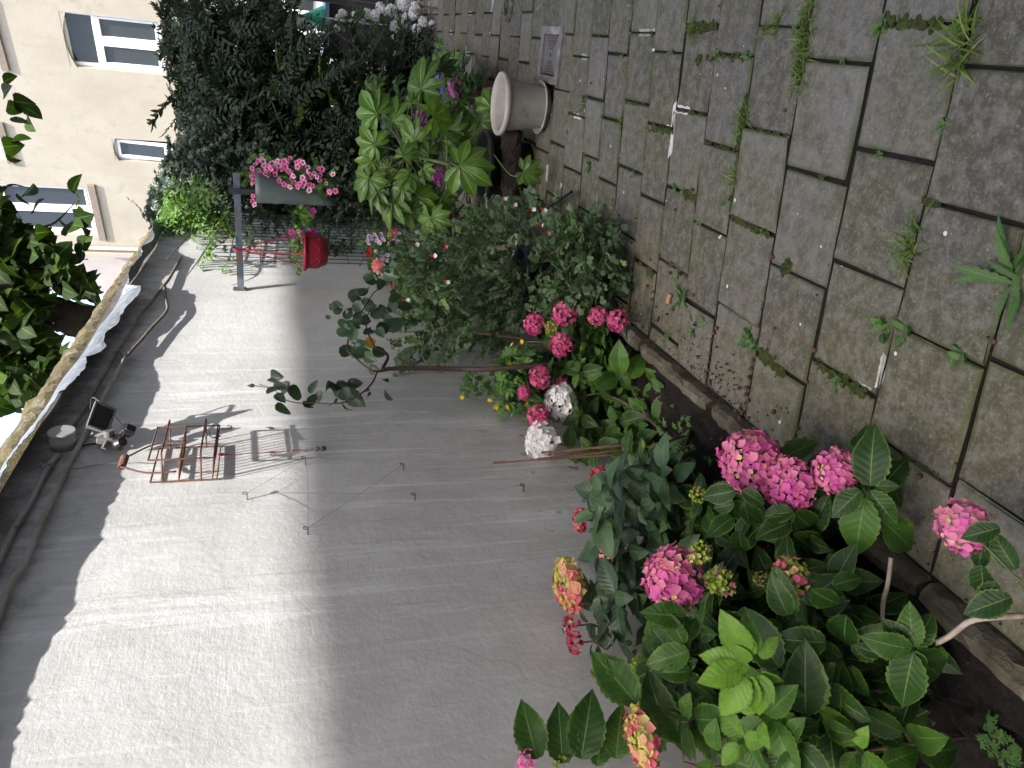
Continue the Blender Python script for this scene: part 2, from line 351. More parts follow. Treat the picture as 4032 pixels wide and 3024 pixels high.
def slabmat():
    m, t, b, o = newmat('concrete_slab'); v = coords(t)
    tone = N(t, 'ShaderNodeAttribute', attribute_name='rnd').outputs['Fac']; edge = N(t, 'ShaderNodeAttribute', attribute_name='edge').outputs['Fac']
    big = noise(t, v, 2.2, 4, .6); fine = noise(t, v, 95, 4, .85); med = noise(t, v, 22, 5, .75)
    c = ramp(t, [(.0, (.054, .051, .046)), (.3, (.074, .070, .062)), (.6, (.100, .096, .083)), (.85, (.124, .120, .106)), (1., (.148, .144, .130))], tone)
    sp = N(t, 'ShaderNodeSeparateXYZ'); t.links.new(v, sp.inputs[0])
    alg = math_(t, 'MULTIPLY', ramp(t, [(.38, 0.), (.62, 1.)], math_(t, 'ADD', big, math_(t, 'MULTIPLY', sp.outputs[0], -.10))), .75)
    c = mixc(t, alg, c, (.080, .078, .034)); c = mixc(t, math_(t, 'MULTIPLY', ramp(t, [(.45, 0.), (.62, 1.)], med), .55), c, (.19, .18, .155)); c = mixc(t, math_(t, 'MULTIPLY', ramp(t, [(.32, 1.), (.46, 0.)], med), .5), c, (.045, .042, .030))
    c = mixc(t, math_(t, 'MULTIPLY', ramp(t, [(.55, 0.), (.7, 1.)], fine), .6), c, (.30, .29, .27)); c = mixc(t, math_(t, 'MULTIPLY', ramp(t, [(.3, 1.), (.42, 0.)], fine), .6), c, (.03, .028, .024))
    ch = math_(t, 'MULTIPLY', math_(t, 'GREATER_THAN', noise(t, v, 2.3, 3, .5), .64), math_(t, 'GREATER_THAN', math_(t, 'ADD', edge, math_(t, 'MULTIPLY', noise(t, v, 30, 4, .7), .8)), 1.18)); c = mixc(t, ch, c, (.58, .58, .57))
    mossy = math_(t, 'MULTIPLY', ramp(t, [(.55, 0.), (.75, 1.)], math_(t, 'MULTIPLY', math_(t, 'ADD', edge, med), .5)), ramp(t, [(.45, 0.), (.6, 1.)], noise(t, v, 1.9, 3))); c = mixc(t, math_(t, 'MULTIPLY', mossy, .7), c, (.055, .075, .015))
    spk = math_(t, 'GREATER_THAN', noise(t, v, 28, 1, .3), .80); c = mixc(t, spk, c, (.6, .6, .58))
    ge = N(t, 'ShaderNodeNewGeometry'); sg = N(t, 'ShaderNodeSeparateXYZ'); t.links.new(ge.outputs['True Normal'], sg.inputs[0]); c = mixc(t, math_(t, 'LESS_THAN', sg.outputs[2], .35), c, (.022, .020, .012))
    t.links.new(c, b.inputs['Base Color']); b.inputs['Roughness'].default_value = .75; b.inputs['Specular IOR Level'].default_value = .35
    bump(t, b, math_(t, 'ADD', math_(t, 'MULTIPLY', fine, .5), math_(t, 'ADD', math_(t, 'MULTIPLY', med, .5), math_(t, 'MULTIPLY', big, 2.))), .55, .003); return m
def copmat():
    m, t, b, o = newmat('mossy_coping'); v = coords(t); n1 = noise(t, v, 14, 6, .75); n2 = noise(t, v, 5, 4)
    c = ramp(t, [(.2, (.03, .024, .02)), (.42, (.075, .06, .042)), (.54, (.115, .095, .045)), (.63, (.17, .15, .12)), (.72, (.32, .31, .29))], n1)
    c = mixc(t, ramp(t, [(.5, 0.), (.6, .6)], n2), c, (.11, .095, .022)); t.links.new(c, b.inputs['Base Color']); b.inputs['Roughness'].default_value = .95; bump(t, b, noise(t, v, 40, 6, .8), .9, .02); return m
def flashmat():
    m, t, b, o = newmat('weathered_zinc'); v = coords(t)
    c = ramp(t, [(.3, (.10, .115, .135)), (.55, (.17, .19, .22)), (.75, (.28, .30, .33))], noise(t, v, 9, 5, .7)); t.links.new(c, b.inputs['Base Color']); b.inputs['Roughness'].default_value = .55; b.inputs['Metallic'].default_value = .25
    bump(t, b, noise(t, coords(t, (1, 3, 1)), 20, 4), .5, .01); return m
def facademat():
    m, t, b, o = newmat('cream_render'); v = coords(t); n1 = noise(t, v, .9, 6, .68); n2 = noise(t, v, 4, 5, .7); n3 = noise(t, coords(t, (3, 3, .4)), 1.5, 4)
    c = ramp(t, [(.25, (.275, .25, .205)), (.5, (.325, .30, .25)), (.75, (.355, .33, .285))], n1)
    c = mixc(t, math_(t, 'MULTIPLY', ramp(t, [(.52, 0.), (.68, 1.)], n2), ramp(t, [(.46, 0.), (.56, .65)], n1)), c, (.215, .205, .175)); c = mixc(t, math_(t, 'MULTIPLY', ramp(t, [(.56, 0.), (.66, 1.)], n3), .25), c, (.26, .24, .205))
    t.links.new(c, b.inputs['Base Color']); b.inputs['Roughness'].default_value = .9; bump(t, b, noise(t, v, 25, 4), .25, .01); return m
def glassmat(name='window_glass', col=(.03, .035, .04)):
    m, t, b, o = newmat(name); b.inputs['Base Color'].default_value = (*col, 1); b.inputs['Roughness'].default_value = .04; b.inputs['Specular IOR Level'].default_value = .5; b.inputs['IOR'].default_value = 1.5
    bump(t, b, noise(t, coords(t), 1.6, 2), .12, .02); return m
def soilmat():
    m, t, b, o = newmat('dark_soil'); v = coords(t); n1 = noise(t, v, 40, 6, .8)
    t.links.new(ramp(t, [(.3, (.006, .005, .004)), (.55, (.016, .012, .009)), (.75, (.035, .028, .02))], n1), b.inputs['Base Color']); b.inputs['Roughness'].default_value = 1.; bump(t, b, noise(t, v, 55, 6, .8), 1., .03); return m
def kerbmat():
    m, t, b, o = newmat('rough_kerb_stone'); v = coords(t); n1 = noise(t, v, 9, 6, .75); n2 = noise(t, v, 70, 4, .8)
    c = ramp(t, [(.3, (.05, .045, .03)), (.5, (.10, .09, .06)), (.62, (.17, .16, .13)), (.75, (.28, .27, .25))], n1); t.links.new(c, b.inputs['Base Color']); b.inputs['Roughness'].default_value = .9; bump(t, b, math_(t, 'ADD', n1, math_(t, 'MULTIPLY', n2, .3)), .9, .02); return m
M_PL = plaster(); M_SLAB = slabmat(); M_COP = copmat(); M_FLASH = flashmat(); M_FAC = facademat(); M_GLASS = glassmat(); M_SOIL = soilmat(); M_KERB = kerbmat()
M_WHITE = simple('white_upvc', (.78, .78, .78), (.74, .74, .75), .35, 5, bs=.05)
M_SILL = simple('stone_sill', (.20, .165, .14), (.15, .125, .105), .85, 14, bs=.5)
M_GREYWALL = simple('shaded_lilac_render', (.40, .36, .345), (.35, .315, .305), .9, 2, bs=.3)
M_DARKIN = simple('dark_room', (.035, .033, .03), (.02, .02, .02), .9)
M_BLACK = simple('black_plastic', (.012, .012, .013), (.02, .02, .02), .4, 20, bs=.15)
M_BLACKW = simple('black_wire', (.015, .015, .018), (.03, .03, .03), .5, 30, bs=.2)
M_GREYP = simple('grey_lamp_housing', (.10, .10, .10), (.15, .15, .15), .5, 14, bs=.2)
M_RUST = simple('rusty_wire', (.16, .07, .045), (.10, .05, .04), .85, 60, bs=.8)
M_STEEL = simple('blue_grey_steel', (.075, .10, .14), (.13, .075, .05), .6, 7, .3, bs=.5, stops=[(.35, (.05, .065, .085)), (.5, (.09, .12, .17)), (.6, (.10, .085, .08)), (.7, (.16, .08, .045))])
M_RED = simple('red_plastic', (.36, .012, .035), (.25, .012, .028), .5, 11, bs=.3)
M_REDCORD = simple('red_cord', (.50, .03, .06), (.40, .02, .05), .6, 40)
M_CABLE = simple('painted_cable', (.34, .325, .30), (.24, .22, .20), .7, 9, bs=.4)
M_JBOX = simple('grey_box_lid', (.33, .33, .33), (.27, .27, .27), .6, 7)
M_GALV = simple('galvanised_wire', (.22, .23, .24), (.14, .14, .15), .5, 30, .6)
M_TERRA = simple('terracotta', (.20, .06, .035), (.14, .045, .03), .8, 9, bs=.4)
M_GPOT = simple('pale_grey_planter', (.36, .35, .325), (.22, .21, .19), .55, 7, bs=.25, stops=[(.28, (.17, .155, .125)), (.42, (.34, .32, .27)), (.7, (.44, .42, .36))])
M_POUCH = simple('grey_green_vinyl', (.10, .13, .125), (.05, .065, .06), .5, 5, bs=.4)
M_BARK = simple('bark', (.055, .038, .026), (.02, .014, .010), .95, 18, bs=1., bd=.03)
M_TRUNK = simple('mulberry_bark', (.075, .058, .045), (.03, .022, .018), .95, 8, bs=1., bd=.05)
M_STEM = simple('green_stem', (.09, .14, .035), (.06, .09, .03), .6, 20)
M_BSTEM = simple('brown_stem', (.13, .09, .06), (.07, .045, .03), .8, 25)
M_PALESTEM = simple('pale_woody_stem', (.42, .36, .30), (.25, .20, .16), .75, 25)
M_DSTEM = simple('dark_thorny_stem', (.035, .022, .02), (.06, .03, .028), .7, 25)
M_CANE = simple('bamboo_cane', (.24, .14, .09), (.16, .09, .06), .6, 14)
M_CORK = simple('cork', (.42, .25, .16), (.33, .18, .11), .9, 30)
M_DRAIN = simple('drain_frame', (.17, .165, .155), (.11, .105, .10), .75, 12, bs=.3, stops=[(.3, (.10, .095, .09)), (.55, (.17, .165, .155)), (.72, (.30, .30, .29))])
M_CHIP = simple('white_flake', (.66, .66, .65), (.55, .55, .53), .9, 30)
M_MOSS = simple('moss', (.10, .13, .012), (.035, .055, .008), 1., 50, bs=1., bd=.02)
M_CLAY = simple('clay_pebble', (.13, .06, .042), (.07, .035, .028), .9, 60)
M_DEBRIS = simple('dark_debris', (.03, .022, .018), (.06, .045, .035), .95, 60)
M_BLUEPOT = simple('blue_glazed_pot', (.008, .016, .035), (.006, .01, .02), .4, 9)
M_ROSEM = None
# leaves
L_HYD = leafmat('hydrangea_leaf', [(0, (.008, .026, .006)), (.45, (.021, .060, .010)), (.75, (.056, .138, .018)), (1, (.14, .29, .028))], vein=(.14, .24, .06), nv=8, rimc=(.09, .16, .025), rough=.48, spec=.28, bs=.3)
L_HYDB = leafmat('blue_green_hydrangea_leaf', [(0, (.012, .028, .014)), (.5, (.036, .072, .034)), (1, (.070, .14, .050))], vein=(.10, .17, .08), nv=8, rough=.42, bs=.3)
L_FAT = leafmat('fatsia_leaf', [(0, (.025, .055, .018)), (.4, (.055, .118, .026)), (.75, (.085, .18, .028)), (1, (.13, .26, .032))], vein=(.36, .46, .08), nv=7, rough=.36, veinw=.045, spec=.4, sidev=.22, trans=.2)
L_ROSE = leafmat('rose_leaf', [(0, (.018, .036, .022)), (.6, (.042, .082, .044)), (.9, (.07, .13, .05)), (1, (.12, .19, .05))], nv=8, rough=.38, vein=(.08, .13, .06), trans=.15)
L_YROSE = leafmat('yellowing_leaf', [(0, (.12, .15, .02)), (.5, (.55, .32, .015)), (1, (.60, .28, .01))], nv=8)
L_SAL = leafmat('salvia_leaf', [(0, (.022, .045, .020)), (.45, (.065, .115, .052)), (.8, (.125, .20, .095)), (1, (.17, .28, .09))], nv=5, rough=.6, vein=(.09, .15, .06), sidev=.2)
L_CEL = leafmat('celandine_leaf', [(0, (.028, .075, .02)), (.5, (.06, .15, .032)), (1, (.12, .25, .04))], nv=5, rough=.6)
L_HEDGE = leafmat('hedge_leaf', [(0, (.010, .017, .008)), (.55, (.022, .038, .018)), (.9, (.036, .060, .027)), (1, (.14, .20, .025))], nv=6, rough=.6, vein=(.04, .07, .03), trans=.12, spec=.2)
L_IVY = leafmat('ivy_leaf', [(0, (.010, .020, .012)), (.6, (.022, .046, .022)), (1, (.05, .095, .03))], nv=3, rough=.38, vein=(.05, .085, .04), trans=.12)
L_JAS = leafmat('jasmine_leaf', [(0, (.025, .06, .012)), (.5, (.055, .125, .022)), (1, (.12, .24, .035))], nv=4, rough=.5, trans=.35)
L_MUL = leafmat('mulberry_leaf', [(0, (.008, .018, .004)), (.5, (.016, .034, .006)), (1, (.045, .085, .010))], nv=7, spec=.15, rough=.6, vein=(.10, .18, .04), trans=.35)
L_GRASS = leafmat('grass_blade', [(0, (.04, .08, .012)), (.5, (.09, .17, .022)), (1, (.24, .28, .06))], nv=1, sidev=0., rough=.6)
L_WEED = leafmat('weed_leaf', [(0, (.03, .07, .02)), (.5, (.060, .135, .032)), (1, (.10, .20, .04))], nv=5, rough=.55)
L_GER = leafmat('geranium_leaf', [(0, (.05, .12, .025)), (1, (.13, .27, .05))], nv=4)
PINK = [(0, (.66, .60, .22)), (.12, (.72, .52, .36)), (.3, (.72, .25, .32)), (.55, (.76, .24, .42)), (.8, (.70, .15, .40)), (1, (.60, .10, .38))]
P_PINK = petalmat('pink_petals', PINK); P_RED = petalmat('crimson_petals', [(0, (.42, .48, .06)), (.15, (.55, .38, .15)), (.3, (.60, .10, .16)), (1, (.36, .008, .06))])
P_CREAM = petalmat('cream_pink_petals', [(0, (.42, .46, .07)), (.4, (.62, .56, .18)), (.55, (.72, .40, .24)), (.75, (.68, .15, .20)), (1, (.66, .10, .24))])
P_BUD = petalmat('green_bud_petals', [(0, (.22, .34, .03)), (.6, (.36, .46, .06)), (.85, (.50, .50, .22)), (1, (.50, .16, .20))]); P_WHITE = petalmat('white_petals', [(0, (.80, .80, .80)), (1, (.9, .9, .9))])
P_MID = petalmat('rose_pink_petals', [(0, (.70, .34, .34)), (.3, (.70, .15, .30)), (1, (.62, .07, .25))]); P_PURP = petalmat('purple_pink_petals', [(0, (.66, .24, .46)), (.5, (.60, .12, .40)), (1, (.42, .16, .50))]); P_MAR = petalmat('maroon_petals', [(0, (.30, .02, .07)), (1, (.20, .008, .05))])
P_YEL = petalmat('yellow_petals', [(0, (.80, .55, .01)), (1, (.85, .65, .02))]); P_SALR = petalmat('red_petals', [(0, (.62, .008, .012)), (1, (.7, .02, .02))])
P_CAL = petalmat('calibrachoa_petals', [(0, (.70, .12, .36)), (.6, (.72, .28, .48)), (1, (.80, .66, .72))], eye=((.42, .01, .07), .22)); P_LIL = petalmat('lilac_petals', [(0, (.60, .45, .66)), (1, (.72, .62, .74))], eye=((.30, .10, .30), .15)); P_MAG = petalmat('magenta_petals', [(0, (.50, .02, .28)), (1, (.58, .08, .42))])
P_ROSE = petalmat('rose_bloom_petals', [(0, (.74, .26, .27)), (1, (.80, .45, .44))]); P_BLU = petalmat('violet_blue_petals', [(0, (.20, .13, .62)), (1, (.28, .2, .7))]); P_DRY = petalmat('white_faded_petals', [(0, (.66, .66, .64)), (1, (.82, .83, .82))], rough=.8)
# templates
T_HYD = leaf_tpl(.62, 18, 3, .86, .70, .28, .30, .05, .014); T_HYDL = leaf_tpl(.60, 9, 2, .86, .72, .30, .30, .04, .014)
T_FAT = fan_tpl(8, .47, 2.2, 1, .35, .35); T_FAT2 = fan_tpl(7, .46, 1.9, 4, .6, .6)
T_ROSE = leaf_tpl(.72, 10, 2, .84, .62, .3, .2, .04); T_SM = leaf_tpl(.72, 4, 1, .85, .6, .3, .15); T_LAN = leaf_tpl(.36, 5, 1, .8, .8, .4, .2); T_IVY = palm_tpl(5, ns=4, nr=2, inner=.5, spread=2.3, wide=1.2); T_CEL = palm_tpl(5, ns=6, nr=2, inner=.45, spread=2.0, wide=.8)
T_HEART = leaf_tpl(.95, 12, 2, .62, .62, .22, .25, .03); T_GRASS = leaf_tpl(.07, 5, 1, .5, .6, .5, .55); T_DAND = leaf_tpl(.19, 14, 1, 1.2, .6, .3, .25, .22); T_WEED = leaf_tpl(.40, 7, 1, 1.2, .7, .3, .3)
T_FLO = floret_tpl(); T_BUD = floret_tpl(4, 1.3, .9); T_FLO5 = floret_tpl(5, .12, .66); T_OBT = leaf_tpl(.5, 5, 2, 1.3, .6, .3, .1)
SP_SAL = spray_tpl(T_SM, 5, .36, True, 60, 3, twist=3, curve=-.1, stem=.005, aj=38); SP_HEDGE = spray_tpl(T_LAN, 15, .24, False, 52, 5, curve=-.35, stem=.006); SP_HEDGE2 = spray_tpl(T_LAN, 11, .26, True, 45, 8, curve=-.2, stem=.006); SP_JAS = spray_tpl(T_LAN, 4, .42, True, 50, 9, curve=-.3, stem=.008); SP_IVY = spray_tpl(T_IVY, 8, .16, False, 75, 11, curve=-.3, stem=.005)
# ------------------------------------------------------------------ ground, paving, bed
def grid_plane(name, x0, x1, y0, y1, z, mat, nx=1, ny=1, amp=0.):
    vs = [[x0 + (x1 - x0) * i / nx, y0 + (y1 - y0) * j / ny, z + (amp * rng.normal() if 0 < i < nx and 0 < j < ny else 0)] for i in range(nx + 1) for j in range(ny + 1)]
    m = MB(); m.add(vs, [(i * (ny + 1) + j, (i + 1) * (ny + 1) + j, (i + 1) * (ny + 1) + j + 1, i * (ny + 1) + j + 1) for i in range(nx) for j in range(ny)])
    o = m.build(name, mat, smooth=amp > 0); return kind(o, 'structure')
M_EARTH = simple('far_ground', (.12, .11, .09), (.08, .08, .05), .95, .6)
grid_plane('ground', -400, 400, -400, 400, -.06, M_EARTH)
grid_plane('joint_soil', -1.62, .548, -1.2, 14, -.013, M_SOIL, 30, 160, .002)
grid_plane('bed_soil', -1.62, -1.15, .2, 4.6, .012, M_SOIL, 24, 160, .011)
LN = [(-.5, .09), (-.2, .09), (.10, .095), (.41, .095), (.71, .095), (1.01, .095), (1.310, .098), (1.601, .088), (1.896, .096), (2.201, .122), (2.480, .124), (2.739, .143), (2.993, .132), (3.249, .155), (3.517, .158), (3.758, .165), (3.996, .155), (4.261, .150), (4.53, .15), (4.80, .14), (5.04, .12), (5.29, .10), (5.54, .09), (5.80, .08), (6.05, .06), (6.31, .05)]
while LN[-1][0] < 12: LN.append((LN[-1][0] + .265, .05))
JO = {6: [.07, -.24, -.56, -.86], 7: [.16, -.155, -.465, -.77, -1.08], 8: [.06, -.25, -.555, -.86], 9: [.15, -.165, -.47, -.775, -1.08], 10: [.055, -.25, -.54, -.84], 11: [.15, -.155, -.45, -.75, -1.03], 12: [.05, -.235, -.53, -.815], 13: [.12, -.165, -.45, -.735, -1.03], 14: [.025, -.265, -.545, -.83], 15: [.10, -.19, -.47, -.74, -1.0], 16: [-.005, -.295, -.57, -.845], 17: [.10, -.19, -.475, -.76, -1.04], 18: [.02, -.26, -.545, -.83]}
vs = []; fs = []; rn = []; ed = []
def slab(poly, z, tone, tilt):
    poly = np.array(poly); c = poly.mean(0); b = len(vs)
    for k, (ins, dz) in enumerate(((.0, -.035), (.0, -.007), (.004, -.0015), (.010, 0.), (.018, 0.))):
        for p in poly:
            q = p + (c - p) / np.linalg.norm(c - p) * ins * 1.41; j = rng.normal(0, .0011, 2) if k in (1, 2) else (0, 0)
            vs.append((q[0] + j[0], q[1] + j[1], z + dz + tilt[0] * (p[0] - c[0]) + tilt[1] * (p[1] - c[1]))); rn.append(tone); ed.append(1. if k < 3 else (.75 if k == 3 else 0.))
    n = len(poly)
    for k in range(4):
        for i in range(n): fs.append((b + k * n + i, b + k * n + (i + 1) % n, b + (k + 1) * n + (i + 1) % n, b + (k + 1) * n + i))
    fs.append(tuple(b + 4 * n + i for i in range(n)))
for k in range(len(LN) - 1):
    (a0, b0), (a1, b1) = LN[k], LN[k + 1]
    xl = -1.10 if a0 < 3.3 else (-1.6)
    J = JO.get(k)
    if J is None: J = [(.07 if k % 2 else -.08) + .30 * i for i in range(-5, 2)]
    J = sorted([j for j in J]); 
    while J[0] > xl + .36: J.insert(0, J[0] - .295)
    J = [j for j in J if j > xl + .06]; xs = [xl] + J + [.545 if a0 < 9 else 1.2]
    if xs[-1] - xs[-2] > .36: xs.insert(-1, xs[-2] + .30)
    for x0, x1 in zip(xs[:-1], xs[1:]):
        if 18 <= k <= 18 and x0 > -.3 and x1 < .2 + .1: continue
        g = [.0028 + abs(rng.normal(0, .0028)) for _ in range(4)]; g2 = [.0028 + abs(rng.normal(0, .003)) for _ in range(2)]
        def pt(x, lo, gg): a, b = (a0, b0) if lo else (a1, b1); return (x, a + b * x + (gg if lo else -gg))
        xa, xb = x0 + g2[0], x1 - g2[1]
        nn = 4; poly = [pt(xa + (xb - xa) * i / nn, True, g[0]) for i in range(nn + 1)] + [pt(xb + (xa - xb) * i / nn, False, g[2]) for i in range(nn + 1)]
        poly = [(p[0] + rng.normal(0, .0012), p[1] + rng.normal(0, .0012)) for p in poly]
        slab(poly, rng.normal(0, .002), rng.uniform(0, 1), rng.normal(0, .004, 2))
me = bpy.data.meshes.new('paving'); me.from_pydata(vs, [], fs)
for nm_, arr in (('rnd', rn), ('edge', ed)): at_ = me.attributes.new(nm_, 'FLOAT', 'POINT'); at_.data.foreach_set('value', np.array(arr, np.float32))
me.materials.append(M_SLAB); pav = bpy.data.objects.new('patio_paving', me); link(pav); kind(pav, 'structure')
# kerb stones along the bed
KS = [(.15, .62), (.65, 1.17), (1.20, 1.78), (1.81, 2.20), (2.24, 2.82), (2.85, 3.30)]
KL = ['mossy kerb stone at the near corner of the hydrangea bed', 'kerb stone beside the pale woody stem in the shade', 'kerb stone below the big front pink blooms', 'short broken kerb stone with a pale chipped edge', 'long kerb stone below the leafy white hydrangea shoots', 'farthest kerb stone by the clump of mid pink hydrangea']
for i, (a, b) in enumerate(KS):
    m = MB(); c = [-1.135, (a + b) / 2, .012]; d = [.055, (b - a), .11]; n = 14
    V = []; Fc = []
    for j in range(n + 1):
        y = a + (b - a) * j / n
        for (x, z) in ((-.028, -.06), (-.028, .03), (-.016, .048), (.014, .052), (.028, .03), (.028, -.06)):
            V.append([-1.135 + x + rng.normal(0, .004), y + (0 if 0 < j < n else rng.normal(0, .004)), z - .008 * (j in (0, n)) + rng.normal(0, .004)])
    for j in range(n):
        for q in range(5): Fc.append((j * 6 + q, (j + 1) * 6 + q, (j + 1) * 6 + q + 1, j * 6 + q + 1))
    Fc += [tuple(range(6)), tuple(n * 6 + q for q in range(6))[::-1]]
    m.add(V, Fc); o = m.build('kerb_stone', M_KERB, org=(-1.135, a, 0)); tag(o, KL[i], 'kerb stone', 'kerb stones edging the hydrangea bed')
# ------------------------------------------------------------------ garden wall
WT = 2.50; ztop = lambda y: float(np.interp(y, [-2, 0, 3, 6.4, 7.6], [2.63, 2.62, 2.61, 2.53, 2.50])); Y0, Y1 = -1.3, 7.45
wallroot = thing('garden_wall', 'tall pale rendered garden wall with cracked paint, run-off streaks and mossy coping', 'wall', (XW, Y0, 0))
m = MB(); ny, nz = 220, 60; V = []
ph = rng.uniform(0, 6, 8)
def wob(y, z): return .006 * math.sin(1.7 * y + ph[0]) * math.sin(2.1 * z + ph[1]) + .003 * math.sin(5.3 * y + ph[2] + 3 * z) + .002 * math.sin(9 * z + ph[3] + y)
for j in range(ny + 1):
    for k in range(nz + 1):
        y = Y0 + (Y1 - Y0) * j / ny; z = -.08 + (WT + .08) * k / nz; V.append([XW + wob(y, z), y, z])
m.add(V, [(j * (nz + 1) + k, (j + 1) * (nz + 1) + k, (j + 1) * (nz + 1) + k + 1, j * (nz + 1) + k + 1) for j in range(ny) for k in range(nz)])
b = len(m.v); m.v += [(XW - .24, Y0, -.08), (XW - .24, Y1, -.08), (XW - .24, Y1, WT), (XW - .24, Y0, WT)]
m.f += [(b + 1, b, b + 3, b + 2)]; m.m += [0]
m.add([(XW, Y1, -.08), (XW, Y1, WT), (XW - .24, Y1, WT), (XW - .24, Y1, -.08)], [(0, 1, 2, 3)]); m.add([(XW, Y0, -.08), (XW, Y0, WT), (XW - .24, Y0, WT), (XW - .24, Y0, -.08)], [(3, 2, 1, 0)])
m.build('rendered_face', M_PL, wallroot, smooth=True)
m = MB(); V = []; ny = 330
prof = [(-.25, -.14), (-.255, -.02), (-.22, .03), (-.15, .06), (-.10, .045), (-.06, .02), (-.03, -.01), (-.012, -.05), (-.012, -.13)]
for j in range(ny + 1):
    y = Y0 + (Y1 - Y0) * j / ny; brick = .012 * math.sin(y * 7 + 2 * math.sin(y * 3.1)) * math.sin(y * 23 + ph[4]) + .006 * math.sin(y * 41); zq = ztop(y)
    for (x, z) in prof: V.append([XW + x + rng.normal(0, .006), y, zq + z + brick * (z > -.08) + rng.normal(0, .0045)])
K = len(prof); m.add(V, [(j * K + q, j * K + q + 1, (j + 1) * K + q + 1, (j + 1) * K + q) for j in range(ny) for q in range(K - 1)])
m.build('mossy_coping', M_COP, wallroot)
c5 = crop(0, 900, .663); c9 = crop(0, 1900, .677)
low_edge = [c5(*p) for p in [(0, 1500), (60, 1410), (180, 1200), (260, 1090), (345, 985), (430, 880), (515, 820), (545, 800), (600, 700), (670, 655), (640, 610), (705, 560), (740, 500), (730, 470), (820, 400), (825, 340), (875, 240), (935, 170), (950, 70), (1010, 10)]]
sh_edge = [c5(*p) for p in [(1150, 380), (1135, 430), (1050, 515), (1000, 600), (930, 645), (915, 700), (942, 722), (915, 765), (862, 790), (900, 850), (905, 900), (922, 940), (890, 1010), (870, 1110), (830, 1220), (790, 1300), (755, 1400), (742, 1500), (702, 1600)]] + [c9(*p) for p in [(640, 150), (620, 250), (605, 350), (550, 400), (510, 480), (490, 570), (492, 650), (480, 720), (430, 830), (365, 870), (330, 960), (270, 1080), (200, 1260), (130, 1440), (50, 1610)]]
LE = np.array(low_edge)
def projd(p):
    q = R.T @ (np.asarray(p, float) - CAM); return np.array([(2016 + F * q[0] / -q[2]) / S, (1512 - F * q[1] / -q[2]) / S])
SHP = np.array([atX(x, y, XW) for (x, y) in sh_edge]); OO = []
for (x, y), s_ in zip(sh_edge, SHP):
    best = None
    for o_ in np.linspace(.03, .2, 86):
        e = s_ + np.array([o_, -.417 * o_ / .3, o_ / .3]); q = projd(e)
        xi = np.interp(q[1], LE[::-1][:, 1][np.argsort(LE[::-1][:, 1])], LE[::-1][:, 0][np.argsort(LE[::-1][:, 1])])
        sc_ = abs(e[2] - 2.475) if q[1] > 1000 else abs(q[0] - xi) * .01
        if best is None or sc_ < best[0]: best = (sc_, o_)
    OO.append(best[1])
OO = np.array(OO); OO = np.convolve(np.pad(OO, 2, mode='edge'), [.15, .2, .3, .2, .15], 'valid'); pts = np.array([s_ + np.array([o_, -.417 * o_ / .3, o_ / .3]) for s_, o_ in zip(SHP, OO)])[::-1]
keep = [0]
for i in range(1, len(pts)):
    if pts[i, 1] > pts[keep[-1], 1] + .004: keep.append(i)
pts = pts[keep]
ys = np.concatenate([np.linspace(Y0, pts[0, 1] - .1, 20), np.arange(pts[0, 1], pts[-1, 1], .025), np.linspace(pts[-1, 1] + .02, 6.9, 60)])
m = MB(); V = []; nq = 6
for i, y in enumerate(ys):
    if y < pts[0, 1]: e = np.array([XW + .10 + .015 * math.sin(y * 4), y, 2.49])
    elif y > pts[-1, 1]: e = np.array([XW + .08 + .02 * math.sin(y * 7), y, 2.44 + .02 * math.sin(y * 11)])
    else: e = np.array([np.interp(y, pts[:, 1], pts[:, 0]), y, np.interp(y, pts[:, 1], pts[:, 2])])
    e = e + np.array([rng.normal(0, .0012), 0, rng.normal(0, .002)]); u_ = np.array([XW + .006, y, float(np.interp(y, [0, 2.8, 3.9, 4.3, 6.4], [2.545, 2.54, 2.50, 2.48, 2.41])) + .006 * math.sin(9 * y)])
    for k in range(nq + 1):
        t = k / nq; p = u_ * (1 - t) + e * t; p[0] += .010 * math.sin(math.pi * t) + (rng.normal(0, .002) if 0 < k < nq else 0); V.append(p)
m.add(V, [(i * (nq + 1) + k, i * (nq + 1) + k + 1, (i + 1) * (nq + 1) + k + 1, (i + 1) * (nq + 1) + k) for i in range(len(ys) - 1) for k in range(nq)])
fl_ = m.build('torn_flashing', M_FLASH, wallroot); so_ = fl_.modifiers.new('s', 'SOLIDIFY'); so_.thickness = .002
print('flash pts', pts[:, 0].min() - XW, pts[:, 0].max() - XW, pts[:, 2].min(), pts[:, 2].max())
# ------------------------------------------------------------------ cream house
hd = R @ dl(1175, 4300); hd[2] = 0; hr = -nrm(hd)          # along the facade towards the photo's right
hn = np.array([hr[1], -hr[0], 0.]);                         # out of the facade, towards the garden
P0 = atD(250, 300, 15.5)
if np.dot(hn, CAM - P0) < 0: hn = -hn
def FU(x, y, off=0.):
    r = rayd(x, y); p = CAM + r * (np.dot(P0 + hn * off - CAM, hn) / np.dot(r, hn)); return np.dot(p - P0, hr), p[2]
def FP(u, z, off=0.): return np.array([P0[0], P0[1], 0]) + hr * u + hn * off + np.array([0, 0, z])
c1 = crop(0, 0, .663)
Rf = np.column_stack([hr, hn, [0, 0, 1]])
ucorn = np.mean([FU(*c1(600, 1512))[0], FU(*c1(780, 1515))[0]])
def rect(a, b, c, d):  # crop pts: top-right, top-left, bottom-right, bottom-left (upright photo)
    q = [FU(*c1(*p)) for p in (a, b, c, d)]; return ((q[1][0] + q[3][0]) / 2, (q[0][0] + q[2][0]) / 2, (q[2][1] + q[3][1]) / 2, (q[0][1] + q[1][1]) / 2)
